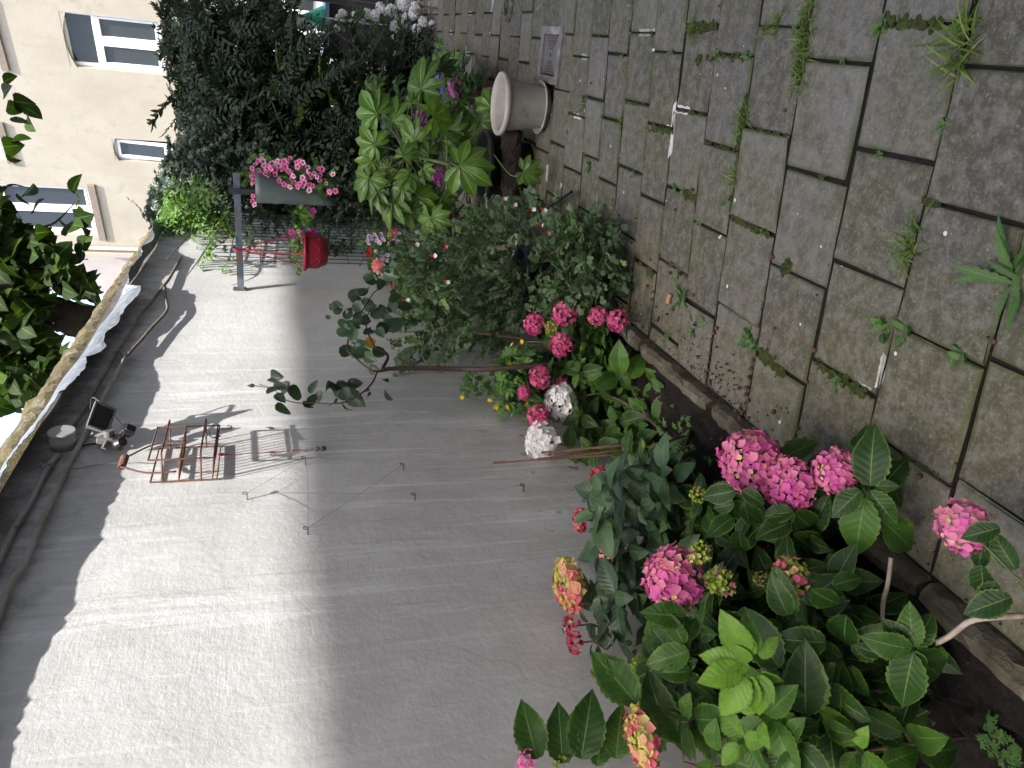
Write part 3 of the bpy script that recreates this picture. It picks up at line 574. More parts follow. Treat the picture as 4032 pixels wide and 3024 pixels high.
W1 = rect((372, 88), (400, 410), (945, 112), (985, 432)); W3 = rect((668, 832), (684, 965), (1032, 835), (1045, 965)); W2 = rect((-330, 1100), (-310, 1385), (528, 1095), (570, 1385))
print('windows', W1, W2, W3, 'corner', ucorn)
UP1 = (W1[0] - .1, W1[1] + .05, FU(*c1(5, 300))[1] + .07, FU(*c1(5, 300))[1] + 1.9); UP3 = (W3[0] - .12, W3[1] + .12, FU(*c1(48, 890))[1] + .07, FU(*c1(48, 890))[1] + 1.5)
WINS = [W1, W2, W3, UP1, UP3]; HT = 9.5; UR = W1[1] + 6
house = thing('cream_house', 'cream rendered house with white framed windows rising behind the hedge', 'house', FP(0, 0))
m = MB(); us = sorted(set([ucorn, UR] + [w_[0] for w_ in WINS] + [w_[1] for w_ in WINS])); zs = sorted(set([-.1, HT] + [w_[2] for w_ in WINS] + [w_[3] for w_ in WINS]))
for i in range(len(us) - 1):
    for j in range(len(zs) - 1):
        uc, zc = (us[i] + us[i + 1]) / 2, (zs[j] + zs[j + 1]) / 2
        if any(w_[0] < uc < w_[1] and w_[2] < zc < w_[3] for w_ in WINS): continue
        m.add([FP(us[i], zs[j]), FP(us[i + 1], zs[j]), FP(us[i + 1], zs[j + 1]), FP(us[i], zs[j + 1])], [(0, 1, 2, 3)])
for w_ in WINS:
    q = [(w_[0], w_[2]), (w_[1], w_[2]), (w_[1], w_[3]), (w_[0], w_[3])]
    for a in range(4): p_, n_ = q[a], q[(a + 1) % 4]; m.add([FP(*p_), FP(*n_), FP(*n_, -.2), FP(*p_, -.2)], [(0, 1, 2, 3)])
    # segmental arch: render fills the two upper corners
    wd = w_[1] - w_[0]; rise = .09 * wd + .02; A = [(w_[0] + wd * t, w_[3] - rise * (2 * t - 1) ** 2) for t in np.linspace(0, 1, 13)]
    for a, c_ in zip(A[:-1], A[1:]):
        m.add([FP(*a, -.003), FP(*c_, -.003), FP(c_[0], w_[3], -.003), FP(a[0], w_[3], -.003)], [(0, 1, 2, 3)]); m.add([FP(*a, -.003), FP(*c_, -.003), FP(*c_, -.1), FP(*a, -.1)], [(0, 1, 2, 3)])
for (ua, ub) in ((ucorn, ucorn), (UR, UR)): m.add([FP(ua, -.1), FP(ua, -.1, -6), FP(ua, HT, -6), FP(ua, HT)], [(0, 1, 2, 3)])
m.add([FP(ucorn, HT), FP(UR, HT), FP(UR, HT, -6), FP(ucorn, HT, -6)], [(0, 1, 2, 3)])
m.build('rendered_wall', M_FAC, house)
m = MB(); m.box(FP((ucorn + UR) / 2, 4, -1.5), (UR - ucorn - .2, .05, 7.8), rot=Rf); m.build('dark_interior', M_DARKIN, house)
rf = MB(); rf.add([FP(ucorn - .3, HT, .35), FP(UR + .3, HT, .35), FP(UR + .3, HT + 2.4, -3), FP(ucorn - .3, HT + 2.4, -3), FP(ucorn - .3, HT, -6.3), FP(UR + .3, HT, -6.3)], [(0, 1, 2, 3), (3, 2, 5, 4), (0, 3, 4), (1, 5, 2), (0, 4, 5, 1)]); rf.build('slate_roof', simple('slate', (.08, .085, .10), (.05, .05, .06), .6, 9), house)
def fbar(m, u0, u1, z0, z1, off=-.12, d=.06): m.box(FP((u0 + u1) / 2, (z0 + z1) / 2, off), (abs(u1 - u0), d, abs(z1 - z0)), rot=Rf, bev=.006)
def window(w_, transom=None, mull=None, sill=.10, sl=None, opened=False, pilot=None):
    u0, u1, z0, z1 = w_; wn = bpy.data.objects.new('window', None); link(wn, house); wn.location = Vector((FP((u0 + u1) / 2, z0) - np.array(house.location)).tolist())
    m = MB(); b = .06
    fbar(m, u0, u1, z0, z0 + b); fbar(m, u0, u1, z1 - b, z1); fbar(m, u0, u0 + b, z0 + b, z1 - b); fbar(m, u1 - b, u1, z0 + b, z1 - b)
    zt = z1 - b
    if transom: zt = z0 + (z1 - z0) * transom; fbar(m, u0 + b, u1 - b, zt - .04, zt + .04, -.118)
    if mull: uc = (u0 + u1) / 2; fbar(m, uc - .05, uc + .05, z0 + b, zt - (.04 if transom else 0), -.117)
    if mull:
        for a, c_ in ((u0 + b, (u0 + u1) / 2 - .05), ((u0 + u1) / 2 + .05, u1 - b)):
            top = zt - (.04 if transom else 0)
            fbar(m, a, c_, z0 + b, z0 + b + .05, -.108, .05); fbar(m, a, c_, top - .05, top, -.108, .05); fbar(m, a, a + .04, z0 + b + .05, top - .05, -.108, .05); fbar(m, c_ - .04, c_, z0 + b + .05, top - .05, -.108, .05)
    if opened:
        # a top-hung sash, swung outwards
        hz = z1 - b - .01; L_ = (hz - z0 - b) * .93; an = math.radians(5); ax = nrm(np.array([0, 0, -1]) * math.cos(an) + hn * math.sin(an)); o0 = FP((u0 + u1) / 2, hz, -.09); ww = u1 - u0 - 2 * b
        Rs = np.column_stack([hr, np.cross(ax, hr), ax])
        for cc, dd in ((o0 + ax * .03, (ww, .05, .06)), (o0 + ax * (L_ - .03), (ww, .05, .06)), (o0 + ax * L_ / 2 - hr * (ww / 2 - .03), (.06, .05, L_ - .12)), (o0 + ax * L_ / 2 + hr * (ww / 2 - .03), (.06, .05, L_ - .12))): m.box(cc, dd, rot=Rs, bev=.006)
        g = MB(); g.box(o0 + ax * L_ / 2, (ww - .12, .008, L_ - .12), rot=Rs); g.build('glass', M_GLASS, wn)
    m.build('frame', M_WHITE, wn)
    if not opened: g = MB(); g.box(FP((u0 + u1) / 2, (z0 + z1) / 2, -.13), (u1 - u0 - 2 * b, .012, z1 - z0 - 2 * b), rot=Rf); g.build('glass', M_GLASS, wn)
    s = MB(); s.box(FP((u0 + u1) / 2 + .0, z0 - sill / 2, -.06), (u1 - u0 + (sl or .16), .21, sill), rot=Rf, bev=.008); s.build('sill', M_SILL, wn)
    return wn
window(W1, .68, True); window(W2, .62, True, .15, .22); w3 = window(W3, None, False, .12, .12, True); window(UP1, .6, True, .13); window(UP3, None, True, .13)
m = MB(); fbar(m, ucorn - .02, ucorn + .10, -.1, HT - .01, .02, .12); m.build('corner_pilaster', M_FAC, house)
m = MB(); m.tube([FP(ucorn + .24, -.1, .07), FP(ucorn + .24, HT - .1, .07)], .038, 10); m.build('downpipe', simple('cream_pipe', (.55, .52, .46), (.5, .47, .41), .5, 4), house)
# small white jar on the open window's sill
jp = FP(W3[1] - .17, W3[2], .03); m = MB(); m.lathe([(.0, 0), (.038, 0), (.04, .07), (.032, .085), (.032, .1), (0, .1)], jp, 16); tag(m.build('jar', M_WHITE, smooth=True, org=jp), 'small white jar standing on the sill of the open narrow window', 'jar')
# recessed neighbour, shaded by the cream house
lil = thing('lilac_grey_house', 'shaded grey lilac rendered house set back beyond the corner of the cream house', 'house', FP(ucorn - 2, 0, -3))
m = MB(); m.box(FP(ucorn - 1.6, 4.2, -4.6), (4.4, 3.2, 8.6), rot=Rf); m.build('rendered_wall', M_GREYWALL, lil)
m = MB(); m.box(FP(ucorn - 1.6, 8.62, -4.6), (4.7, 3.5, .24), rot=Rf); m.build('parapet', M_SILL, lil)
# ------------------------------------------------------------------ the house on the open side of the patio (casts the patio's shade)
def brickmat():
    m, t, b, o = newmat('london_brick'); br = N(t, 'ShaderNodeTexBrick'); t.links.new(coords(t), br.inputs[0])
    mp = br.inputs[0].links[0].from_node; mp.inputs['Rotation'].default_value = (math.radians(90), 0, math.radians(90)); br.inputs['Scale'].default_value = 4.4; br.inputs['Color1'].default_value = (.34, .25, .16, 1); br.inputs['Color2'].default_value = (.25, .17, .11, 1); br.inputs['Mortar'].default_value = (.38, .36, .33, 1)
    t.links.new(br.outputs[0], b.inputs['Base Color']); b.inputs['Roughness'].default_value = .9; bump(t, b, br.outputs[1], .3, .01); return m
HX = .56; HZ = 1.50 + (HX - XW) / .3
yu = MB(); yu.box(FP(UR / 2 + .9, 1.25, .012), (UR - .4, .02, 2.7), rot=Rf); yu.build('white_ground_floor', simple('white_masonry_paint', (.62, .62, .62), (.56, .56, .56), .8, 2), house)
gd = FU(655 * S, 28 * S, .1); gw = MB(); gw.box(FP(gd[0], 1.35, .03), (1.5, .02, 1.1), rot=Rf); gw.build('patio_window_glass', M_GLASS, house); gw = MB()
for k in range(5): fbar(gw, gd[0] - .75 + k * .375 - .03, gd[0] - .75 + k * .375 + .03, .8, 1.9, .05, .05)
fbar(gw, gd[0] - .78, gd[0] + .78, 1.3, 1.36, .055, .04); gw.build('patio_window_frame', M_WHITE, house)
print('ground floor', FP(gd[0], 1), FP(gd[0]-2, 1))
nb = thing('brick_house', 'stock brick house wall along the open side of the patio', 'house', (HX, 3, 0))
m = MB(); m.box((HX + 3, 2.4, HZ / 2 - .05), (6, 11.4, HZ - .1)); m.build('brick_wall', brickmat(), nb)
m = MB(); m.add([(HX, -3.4, HZ), (HX, 8.2, HZ), (HX + 3, 8.2, HZ + .5), (HX + 3, -3.4, HZ + .5), (HX + 6, 8.2, HZ), (HX + 6, -3.4, HZ), (HX, -3.4, HZ - .12), (HX, 8.2, HZ - .12), (HX + 6, 8.2, HZ - .12), (HX + 6, -3.4, HZ - .12)], [(0, 1, 2, 3), (3, 2, 4, 5), (0, 3, 5), (1, 4, 2), (0, 6, 7, 1), (1, 7, 8, 4), (5, 9, 6, 0), (5, 4, 8, 9), (6, 9, 8, 7)]); m.build('roof', M_SILL, nb)
bt = thing('added_terrace', 'added unseen brick terrace behind the camera, there to darken the window reflections', 'house', (0, -13, 0)); m = MB(); m.box((-1, -16, 3.6), (26, 6, 7.3)); m.build('brick_wall', simple('dark_brick', (.12, .075, .05), (.07, .045, .035), .9, 3), bt); m = MB(); m.add([(-14.4, -12.6, 7.2), (12.4, -12.6, 7.2), (12.4, -16, 9.2), (-14.4, -16, 9.2), (12.4, -19.4, 7.2), (-14.4, -19.4, 7.2)], [(0, 1, 2, 3), (3, 2, 4, 5), (0, 3, 5), (1, 4, 2), (0, 5, 4, 1)]); m.build('roof', M_SILL, bt)  # unseen block added to darken window reflections and cut low skylight
# ------------------------------------------------------------------ things on the wall
c9b = crop(300, 1500, .45208); c6 = crop(900, 900, .663); c2 = crop(800, 0, .663); c7 = crop(1900, 900, .663); c3 = crop(1900, 0, .663); c4 = crop(2900, 0, .6632); c8 = crop(2900, 900, .6632); c1b = crop(900, 1900, .677); c1c = crop(1900, 1900, .677); c1d = crop(2900, 1900, .677)
def wpts(f, pl, X): return [atX(*f(a, b), X) for a, b in pl]
m = MB(); m.tube(smooth_path(wpts(c5, [(345, 1345), (280, 1430), (175, 1640)], XW + .022) + wpts(c9, [(95, 250), (0, 445)], XW + .022) + [np.array([XW + .02, .9, 2.36])], 4), .0105, 8); tag(m.build('conduit', M_CABLE, smooth=True), 'short upper pipe on the wall running from the round junction box', 'pipe')
m = MB(); m.tube(smooth_path(wpts(c5, [(1075, 170), (1010, 290), (960, 355), (890, 450), (825, 525), (770, 620), (700, 725), (640, 830), (570, 950), (525, 1035), (470, 1120), (425, 1200), (400, 1250)], XW + .024), 4), .0095, 8)
m.tube(smooth_path(wpts(c5, [(975, 350), (985, 420), (990, 490), (900, 590), (850, 650), (795, 710), (760, 750)], XW + .03), 4), .008, 8)
tag(m.build('dead_vine_stem', simple('dry_vine', (.22, .19, .16), (.12, .10, .08), .9, 20, bs=.8), smooth=True), 'dry forked climbing stem running along the cable line beyond the junction box', 'stem')
m = MB(); m.tube(smooth_path(wpts(c5, [(750, 750), (690, 880), (640, 960), (560, 1120), (500, 1230), (440, 1340), (395, 1425), (300, 1640)], XW + .022) + wpts(c9, [(240, 230), (140, 480), (0, 745)], XW + .022) + [np.array([XW + .02, .9, 2.21])], 4), .0105, 8); tag(m.build('conduit', M_CABLE, smooth=True), 'long painted pipe running the length of the wall behind the floodlight', 'pipe')
m = MB()
for (a, b) in ((290, 1420), (385, 1420), (510, 1040), (695, 740), (775, 755)):
    p = atX(*c5(a, b), XW + .02); m.box(p, (.035, .012, .05), rot=None, bev=.003)
m.build('x', M_GREYP) if False else None
for i, ((a, b), lb) in enumerate(zip([(290, 1420), (510, 1040), (695, 740)], ['pipe clip on the short upper pipe just before the junction box', 'pipe clip beside the floodlight', 'pipe clip halfway between floodlight and vine tangle'])):
    mm = MB(); p = atX(*c5(a, b), XW + .02); mm.tube([p + [-.02, -.012, .012], p + [.014, -.006, .016], p + [.018, .004, -.004], p + [-.02, .012, -.02]], .004, 5); tag(mm.build('pipe_clip', M_CABLE, org=p), lb, 'clip', 'clips holding the pipes')
# round junction box
p = atX(*c5(375, 1265), XW + .03); RX = np.array([[0, 0, 1.], [0, 1, 0], [-1, 0, 0]])
jb = thing('junction_box', 'round grey junction box under the flashing', 'electrical box', (XW, p[1], p[2]))
m = MB(); m.lathe([(0.0, -.03), (.046, -.03), (.046, .035), (.0, .035)], p, 24, rot=RX); m.build('box', M_JBOX, jb, True)
m = MB(); m.lathe([(0, .037), (.05, .037), (.05, .046), (.047, .049), (0, .049)], p, 24, rot=RX); m.build('lid', M_JBOX, jb, False)
# floodlight with sensor
q = atX(*c5(610, 1130), XW + .11); fl = thing('floodlight', 'grey floodlight with motion sensor, hanging askew under the flashing', 'floodlight', (XW, q[1], q[2]))
fz = nrm([.62, -.55, -.56]); fx = nrm(np.cross([0, 0, 1.], fz)); fx = nrm(fx * .96 + np.array([0, 0, -.28])); fx = nrm(fx - fz * np.dot(fx, fz)); fy = np.cross(fz, fx); RF = np.column_stack([fx, fy, fz])
q = q + np.array([0, 0, .012])
m = MB(); 
for (hw0, hh0, z0_, hw1, hh1, z1_) in ((.036, .025, -.04, .055, .041, .009), (.055, .041, .009, .057, .043, .019)):
    V = [RF @ np.array([sx * hw, sy * hh, z_]) + q for (hw, hh, z_) in ((hw0, hh0, z0_), (hw1, hh1, z1_)) for sx, sy in ((-1, -1), (1, -1), (1, 1), (-1, 1))]
    m.add(V, [(0, 1, 5, 4), (1, 2, 6, 5), (2, 3, 7, 6), (3, 0, 4, 7), (3, 2, 1, 0)] + ([(4, 5, 6, 7)] if z0_ == .012 else []))
for k in range(7): m.box(q + RF @ np.array([-.031 + .0105 * k, .0, -.045]), (.0025, .048, .016), rot=RF)
m.build('lamp_housing', M_GREYP, fl)
m = MB(); m.box(q + RF @ np.array([0, 0, .021]), (.096, .068, .004), rot=RF); m.build('lamp_glass', glassmat('lamp_glass', (.02, .022, .02)), fl)
m = MB()
for sx, sy, dx, dy in ((0, -1, .112, .009), (0, 1, .112, .009), (-1, 0, .009, .084), (1, 0, .009, .084)): m.box(q + RF @ np.array([sx * .053, sy * .039, .022]), (dx, dy, .008), rot=RF, bev=.002)
m.build('lamp_bezel', M_GREYP, fl)
br = atX(*c5(650, 1240), XW + .05)
m = MB(); m.tube([q + RF @ np.array([-.056, 0, -.01]), q + RF @ np.array([-.062, .0, -.06]), br + [.02, 0, .01]], .006, 6); m.tube([q + RF @ np.array([.056, 0, -.01]), q + RF @ np.array([.062, 0, -.06]), br + [.02, 0, .01]], .006, 6); m.box(br + [-.01, 0, 0], (.03, .05, .09), bev=.005); m.lathe([(0, -.02), (.02, -.02), (.02, .02), (0, .02)], br + [.015, 0, 0], 14, rot=RX)
bb = atX(*c5(615, 1310), XW + .03); m.tube([br, bb], [.008, .011], 6); m.build('bracket', M_GREYP, fl)
sn = atX(*c5(755, 1200), XW + .09); s2_ = atX(*c5(715, 1275), XW + .06)
m = MB(); m.box(sn, (.04, .05, .046), rot=RF, bev=.006); m.box(sn + RF @ np.array([0, .0, .03]), (.03, .04, .012), rot=RF, bev=.004); m.lathe([(0, -.02), (.024, -.02), (.026, .0), (.018, .02), (0, .024)], s2_, 16, rot=RF); m.tube([sn, s2_, br], .009, 6); m.build('motion_sensor', M_BLACK, fl)
m = MB(); m.tube(smooth_path([q + RF @ np.array([.05, .03, -.05]), q + RF @ np.array([.10, .03, -.04]), sn], 5), .004, 6); m.tube(smooth_path(wpts(c5, [(620, 1290), (560, 1278), (480, 1290), (440, 1280), (400, 1285)], XW + .02), 4), .005, 6); m.build('power_cable', M_BLACK, fl)
# rusty wire rack
def wr(a, b, X=.012): return atX(*c9b(a, b), XW + X)
b0, b1, b2, b3 = wr(720, 585), wr(1245, 582), wr(1240, 870), wr(655, 882)
ya, yb = (b2[1] + b3[1]) / 2, (b0[1] + b1[1]) / 2; zt, zb = (b0[2] + b3[2]) / 2, (b1[2] + b2[2]) / 2
fo = [o for o in np.linspace(.03, .25, 45)]; tgt = np.array(c9b(725, 685)); od = min(fo, key=lambda o: np.linalg.norm(projd([XW + o, ya, zt]) - tgt)); od = min(max(od, .07), .16)
print('rack', ya, yb, zt, zb, 'depth', od)
rk = thing('wire_rack', 'rusty wire rack hanging on the sunlit wall with its shadow beside it', 'wire rack', (XW, (ya + yb) / 2, zt))
X0, X1, r_ = XW + .016, XW + od, .0038
m = MB()
def loop(m, P, r=r_): P = [np.array(p, float) for p in P]; m.tube(P + [P[0]], r, 6)
loop(m, [(X0, ya, zt), (X0, yb, zt), (X0, yb, zb), (X0, ya, zb)]); m.build('back_frame', M_RUST, rk)
m = MB(); loop(m, [(X1, ya, zt), (X1, yb, zt), (X1, yb, zb), (X1, ya, zb)]); m.build('front_frame', M_RUST, rk)
for fz_ in (.22, .80):
    z = zt + (zb - zt) * fz_; m = MB(); m.tube([(X0 - .004, ya, z + .01), (X1 + .03, ya, z + .004), (X1 + .03, yb, z + .004), (X0 - .004, yb, z + .01)], r_, 6); m.build('hoop', M_RUST, rk)
for fz_ in (.42, .93):
    z = zt + (zb - zt) * fz_; m = MB(); loop(m, [(X0, ya, z), (X1 + .004, ya, z - .01), (X1 + .004, yb, z - .01), (X0, yb, z)], .003)
    for k in range(1, 11): y = ya + (yb - ya) * k / 11; m.tube([(X0, y, z), (X1 + .008, y, z - .012 + rng.normal(0, .002))], .0024, 5)
    m.build('shelf', M_RUST, rk)
hc = wr(420, 705, .06); hl = np.array([X0 + .03, ya + .02, zt + .01]); hr2 = np.array([X0 + .03, yb - .02, zt + .01])
m = MB(); m.tube(smooth_path([hl + [0, 0, -.10], hl, hc + [0, -.045, -.01], hc + [0, -.03, .012], hc + [0, .03, .012], hc + [0, .045, -.01], hr2, hr2 + [0, 0, -.10]], 5), .0035, 6); m.build('handle', M_RUST, rk)
m = MB(); m.tube([hc + np.array([.011 * math.cos(t * 9), -.04 + .08 * t / (2 * math.pi), .004 + .011 * math.sin(t * 9)]) for t in np.linspace(0, 2 * math.pi, 110)], .0042, 5); m.build('coil_grip', M_RUST, rk)
m = MB(); e = wr(1262, 420, .05); m.tube(smooth_path([e, wr(1310, 420, .05), wr(1345, 412, .05), wr(1350, 395, .05), wr(1315, 388, .05)], 4), .003, 6); m.build('bent_hook', M_RUST, rk)
m = MB(); m.tube(smooth_path([wr(1140, 470, .1), wr(1125, 440, .1), wr(1150, 430, .1), wr(1175, 490, .1), wr(1215, 490, .1), wr(1255, 478, .1)], 4), .004, 6); tag(m.build('garden_hook', M_GALV, smooth=True), 'pale bent wire hook caught in the rusty rack', 'hook')
m = MB(); m.tube([wr(460, 718, .03), wr(380, 712, .02), wr(150, 735, .012), wr(0, 765, .008), atX(*c5(430, 1425), XW + .02)], .0016, 5); tag(m.build('hanging_wire', M_GALV), 'thin wire holding up the rusty rack from the long pipe', 'wire')
cdn = thing('beaded_cord', 'thin red cord with beads dangling beneath the rusty rack', 'cord', wr(1240, 640, .05))
m = MB(); m.tube(smooth_path([wr(1235, 650, .07), wr(1330, 645, .045), wr(1500, 632, .03), wr(1700, 622, .02), wr(1880, 606, .015), wr(2040, 596, .012)], 4), .0016, 5); m.build('cord', M_REDCORD, cdn)
m = MB(); m.tube([wr(1240, 640, .075), wr(1320, 640, .05)], [.006, .003], 6); m.build('knot', M_REDCORD, cdn); m = MB(); m.tube([wr(1690, 622, .02), wr(1740, 620, .02)], [.004, .003], 6); m.build('knot', M_REDCORD, cdn)
MBD = simple('bead_maroon', (.12, .035, .03), (.06, .02, .02), .35, 20); MBG = simple('bead_gold', (.40, .26, .04), (.3, .2, .05), .4, 20)
for (a, b, r, mt) in ((1880, 606, .006, MBG), (2048, 594, .007, MBG), (2100, 590, .0105, simple('bead_grey', (.16, .15, .13), (.09, .08, .07), .4, 20)), (2155, 587, .0115, MBD)):
    c = wr(a, b, .014); m = MB(); m.lathe([(r * math.sin(t), -r * math.cos(t)) for t in np.linspace(.01, 3.13, 9)], c, 14); m.build('bead', mt, cdn, True)
# vine eyes and training wire
EY = [('small hooked vine eye nearest the rusty rack', (533, 1065)), ('vine eye at the top corner of the training wires', (660, 988)), ('vine eye halfway down the upright training wires', (872, 1002)), ('bent vine eye in the middle of the training wires', (897, 1067)), ('vine eye nearest the camera where three wires meet', (665, 1140)), ('lowest vine eye near the foot of the wall', (1132, 1047))]
EP = []
for lb, (x, y) in EY:
    p = atX(x, y, XW + .03); EP.append(p); m = MB(); m.tube([(XW - .005, p[1], p[2]), (XW + .03, p[1], p[2])], .0032, 6); m.tube([p + np.array([.0, .008 * math.cos(t), .008 * math.sin(t) + .008]) for t in np.linspace(-1.5, 3.6, 9)], .0022, 5); tag(m.build('vine_eye', M_GALV, org=(XW, p[1], p[2])), lb, 'vine eye', 'vine eyes in the wall')
E_ = [atX(1075, 1003, XW + .01), atX(1135, 1015, XW + .01)]
def sag(a, b, s=.006): return [a, (a * 2 + b) / 3 - [0, 0, s], (a + 2 * b) / 3 - [0, 0, s], b]
for i, (a, b, lb) in enumerate([(0, 3, 'long wire from the rack-side vine eye down to the bent one'), (1, 2, 'upright wire between the top corner and halfway vine eyes'), (1, 0, 'short slanting wire from the top corner to the rack-side vine eye'), (0, 4, 'slack wire from the rack-side vine eye to the nearest one'), (1, 4, 'level wire from the top corner to the nearest vine eye'), (4, 2, 'diagonal wire from the nearest vine eye up to the halfway one'), (3, 2, 'short wire between the bent and halfway vine eyes'), (3, 5, 'wire from the bent vine eye down to the lowest one'), (4, 5, 'longest wire, from the nearest vine eye down to the lowest')]):
    m = MB(); m.tube(smooth_path(sag(EP[a], EP[b], .004 + .01 * (i == 3)), 4), .0007, 4); tag(m.build('training_wire', M_GALV), lb, 'wire', 'training wires on the wall')
for (lab, e1) in (('wire running down from the halfway vine eye behind the white hydrangea', EP[2]), ('wire running down from the top corner vine eye behind the white hydrangea', EP[1])):
    m = MB(); m.tube(smooth_path(sag(e1, atX(1150, 1006 if e1 is EP[2] else 1001, XW + .01), .003), 4), .0007, 4); tag(m.build('training_wire', M_GALV), lab, 'wire', 'training wires on the wall')
# steel bar with its hangings
BA = atX(515, 625, XW); BY = BA[1]; tip = atY(503, 372, BY); tz = (BA[2] + tip[2]) / 2 + .0; tx = tip[0]; print('bar', BA, tip)
m = MB(); m.box(((XW + tx) / 2 - .01, BY, tz), (tx - XW + .02, .038, .004)); m.box(((XW + tx) / 2 - .01, BY - .018, tz - .02), (tx - XW + .02, .004, .038)); m.box((XW + .004, BY, tz - .01), (.008, .06, .08))
tag(m.build('angle_iron_bar', M_STEEL, org=(XW, BY, tz)), 'blue grey angle iron bar sticking out from the wall with baskets hung on it', 'metal bar')
hp = atY(512, 545, BY); rim = atY(655, 542, BY); rz = rim[2]; rr = .122; print('basket', hp, rim)
cbk = np.array([rim[0] + .0, BY, 0])
rb = thing('hanging_basket', 'bright red plastic hanging basket on red cords', 'hanging basket', (cbk[0], BY, tz))
m = MB(); prof = [(0, rz - .155), (.07, rz - .155), (.088, rz - .145), (.105, rz - .10), (.113, rz - .04), (.116, rz - .02), (.130, rz - .018), (.132, rz), (.124, rz), (.118, rz - .015), (.10, rz - .06), (.08, rz - .14), (0, rz - .145)]
m.lathe(prof, (cbk[0], BY, 0), 40)
m.build('bowl', M_RED, rb, True)
m = MB()
for k in range(10):
    a = 2 * math.pi * k / 10; c = np.array([cbk[0] + .109 * math.cos(a), BY + .109 * math.sin(a), rz - .072]); tx_ = np.array([-math.sin(a), math.cos(a), 0]); m.tube([c + tx_ * .024 * math.cos(t) + np.array([0, 0, .03 * math.sin(t)]) for t in np.linspace(.15 * math.pi, 1.85 * math.pi, 12)], .003, 5)
m.build('embossed_rings', M_RED, rb, True)
m = MB(); m.lathe([(0, rz - .03), (.117, rz - .03)], (cbk[0], BY, 0), 20); m.build('compost', M_SOIL, rb)
hk = np.array([cbk[0], BY, tz + .004])
for k in range(3):
    a = .6 + 2 * math.pi * k / 3; e = np.array([cbk[0] + .128 * math.cos(a), BY + .128 * math.sin(a), rz]); m = MB(); m.tube([hk + [0, -.02, -.03], hk * .72 + e * .28 + [0, 0, -.01], e, e + [0, 0, -.02]], .0042, 6); m.build('hanging_cord', M_REDCORD, rb)
m = MB(); m.tube([hk + np.array([.004 * math.cos(3 * t), .03 * math.cos(t), -.012 + .024 * math.sin(t)]) for t in np.linspace(0, 2 * math.pi, 16)], .007, 7); m.build('loop', M_REDCORD, rb)
# grey flower pouch
pt_, pb_ = atY(553, 437, BY), atY(722, 437, BY); pw = .115
gp = thing('flower_pouch', 'grey green hanging flower pouch strapped to the end of the steel bar', 'planter', (pt_[0] + .05, BY, tz))
m = MB(); n = 20; V = []; lev = 14
for i in range(lev + 1):
    t = i / lev; z = pt_[2] * (1 - t) + pb_[2] * t; wd = .085 * (1 - t) ** .6 + .018; dp = .075 * (1 - t) ** .5 + .012
    for j in range(n): a = 2 * math.pi * j / n; V.append([pt_[0] + wd + wd * math.cos(a) * (1 + .03 * rng.normal()), BY + dp * math.sin(a) * 1.2 * (1 + .03 * rng.normal()), z + rng.normal(0, .001)])
m.add(V, [(i * n + j, (i + 1) * n + j, (i + 1) * n + (j + 1) % n, i * n + (j + 1) % n) for i in range(lev) for j in range(n)] + [tuple(range(n)), tuple(lev * n + j for j in range(n))[::-1]]); m.build('pouch', M_POUCH, gp, True)
sx_ = atY(520, 412, BY)[0]; m = MB(); m.box((sx_, BY - .026, (tz + pt_[2]) / 2), (.035, .003, tz - pt_[2] + .06)); m.box((sx_, BY, tz + .006), (.035, .056, .003)); m.box((sx_, BY + .026, (tz + pt_[2]) / 2), (.035, .003, tz - pt_[2] + .06)); m.build('strap', M_BLACK, gp)
# black trellis mesh on the wall
tr_ = thing('wire_trellis', 'black wire mesh trellis fixed to the far end of the wall', 'trellis', (XW, 6.5, .4))
m = MB(); TY0, TY1 = atX(640, 575, XW)[1], 7.35; TX = XW + .03
yy = np.arange(TY0, TY1, .105)
for k, y in enumerate(yy): m.tube([(TX, y, .35), (TX, y, 1.98)], .0035, 5)
m.build('upright_wires', M_BLACKW, tr_)
m = MB()
for z in np.arange(.40, 1.99, .21): m.tube([(TX + .006, TY0 - .03, z), (TX + .006, TY1, z)], .0035, 5)
m.build('cross_wires', M_BLACKW, tr_)
# cane and clothes-line bits
for (a, b, X0_, X1_, lb) in (((1065, 1000), (1330, 982), .06, .10, 'leaning brown bamboo cane nearest the camera behind the white hydrangea'), ((1160, 992), (1350, 972), .1, .12, 'middle bamboo cane behind the white hydrangea'), ((1170, 978), (1340, 962), .12, .16, 'bamboo cane against the upper white hydrangea head'), ((955, 711), (1130, 731), .16, .2, 'thin bamboo cane standing behind the rose leaves')):
    p, q_ = atX(*a, XW + X0_), atX(*b, XW + X1_); m = MB(); m.tube([p + (q_ - p) * t for t in np.linspace(0, 1, 9)], [.0045 + .0012 * (k % 3 == 0) for k in range(9)], 7); tag(m.build('bamboo_cane', M_CANE, org=q_), lb, 'cane', 'bamboo canes')
# ------------------------------------------------------------------ pots and things on the paving
def pot(name, label, c, rim, base, h, mat, zb=.0, cat='pot', group=None, soil=True, lip=.014, n=40):
    t = thing(name, label, cat, (c[0], c[1], zb), group); m = MB()
    m.lathe([(0, zb), (base, zb), (rim * .97, zb + h - .035), (rim + lip, zb + h - .032), (rim + lip, zb + h - .006), (rim + lip - .006, zb + h), (rim - .004, zb + h), (rim - .014, zb + h - .03), (base * .92, zb + .02), (0, zb + .02)], (c[0], c[1], 0), n); m.build('pot', mat, t, True)
    if soil: m = MB(); m.lathe([(0, zb + h - .06), (rim - .015, zb + h - .06)], (c[0], c[1], 0), 24); m.build('compost', M_SOIL, t)
    return t
gb = atZ(1180, 226); gc = np.array([gb[0] - .02, gb[1] + .02, 0]); print('grey pot', gc)
gt = thing('round_planter', 'pale grey round plastic planter standing empty on its saucer', 'planter', (gc[0], gc[1], .0))
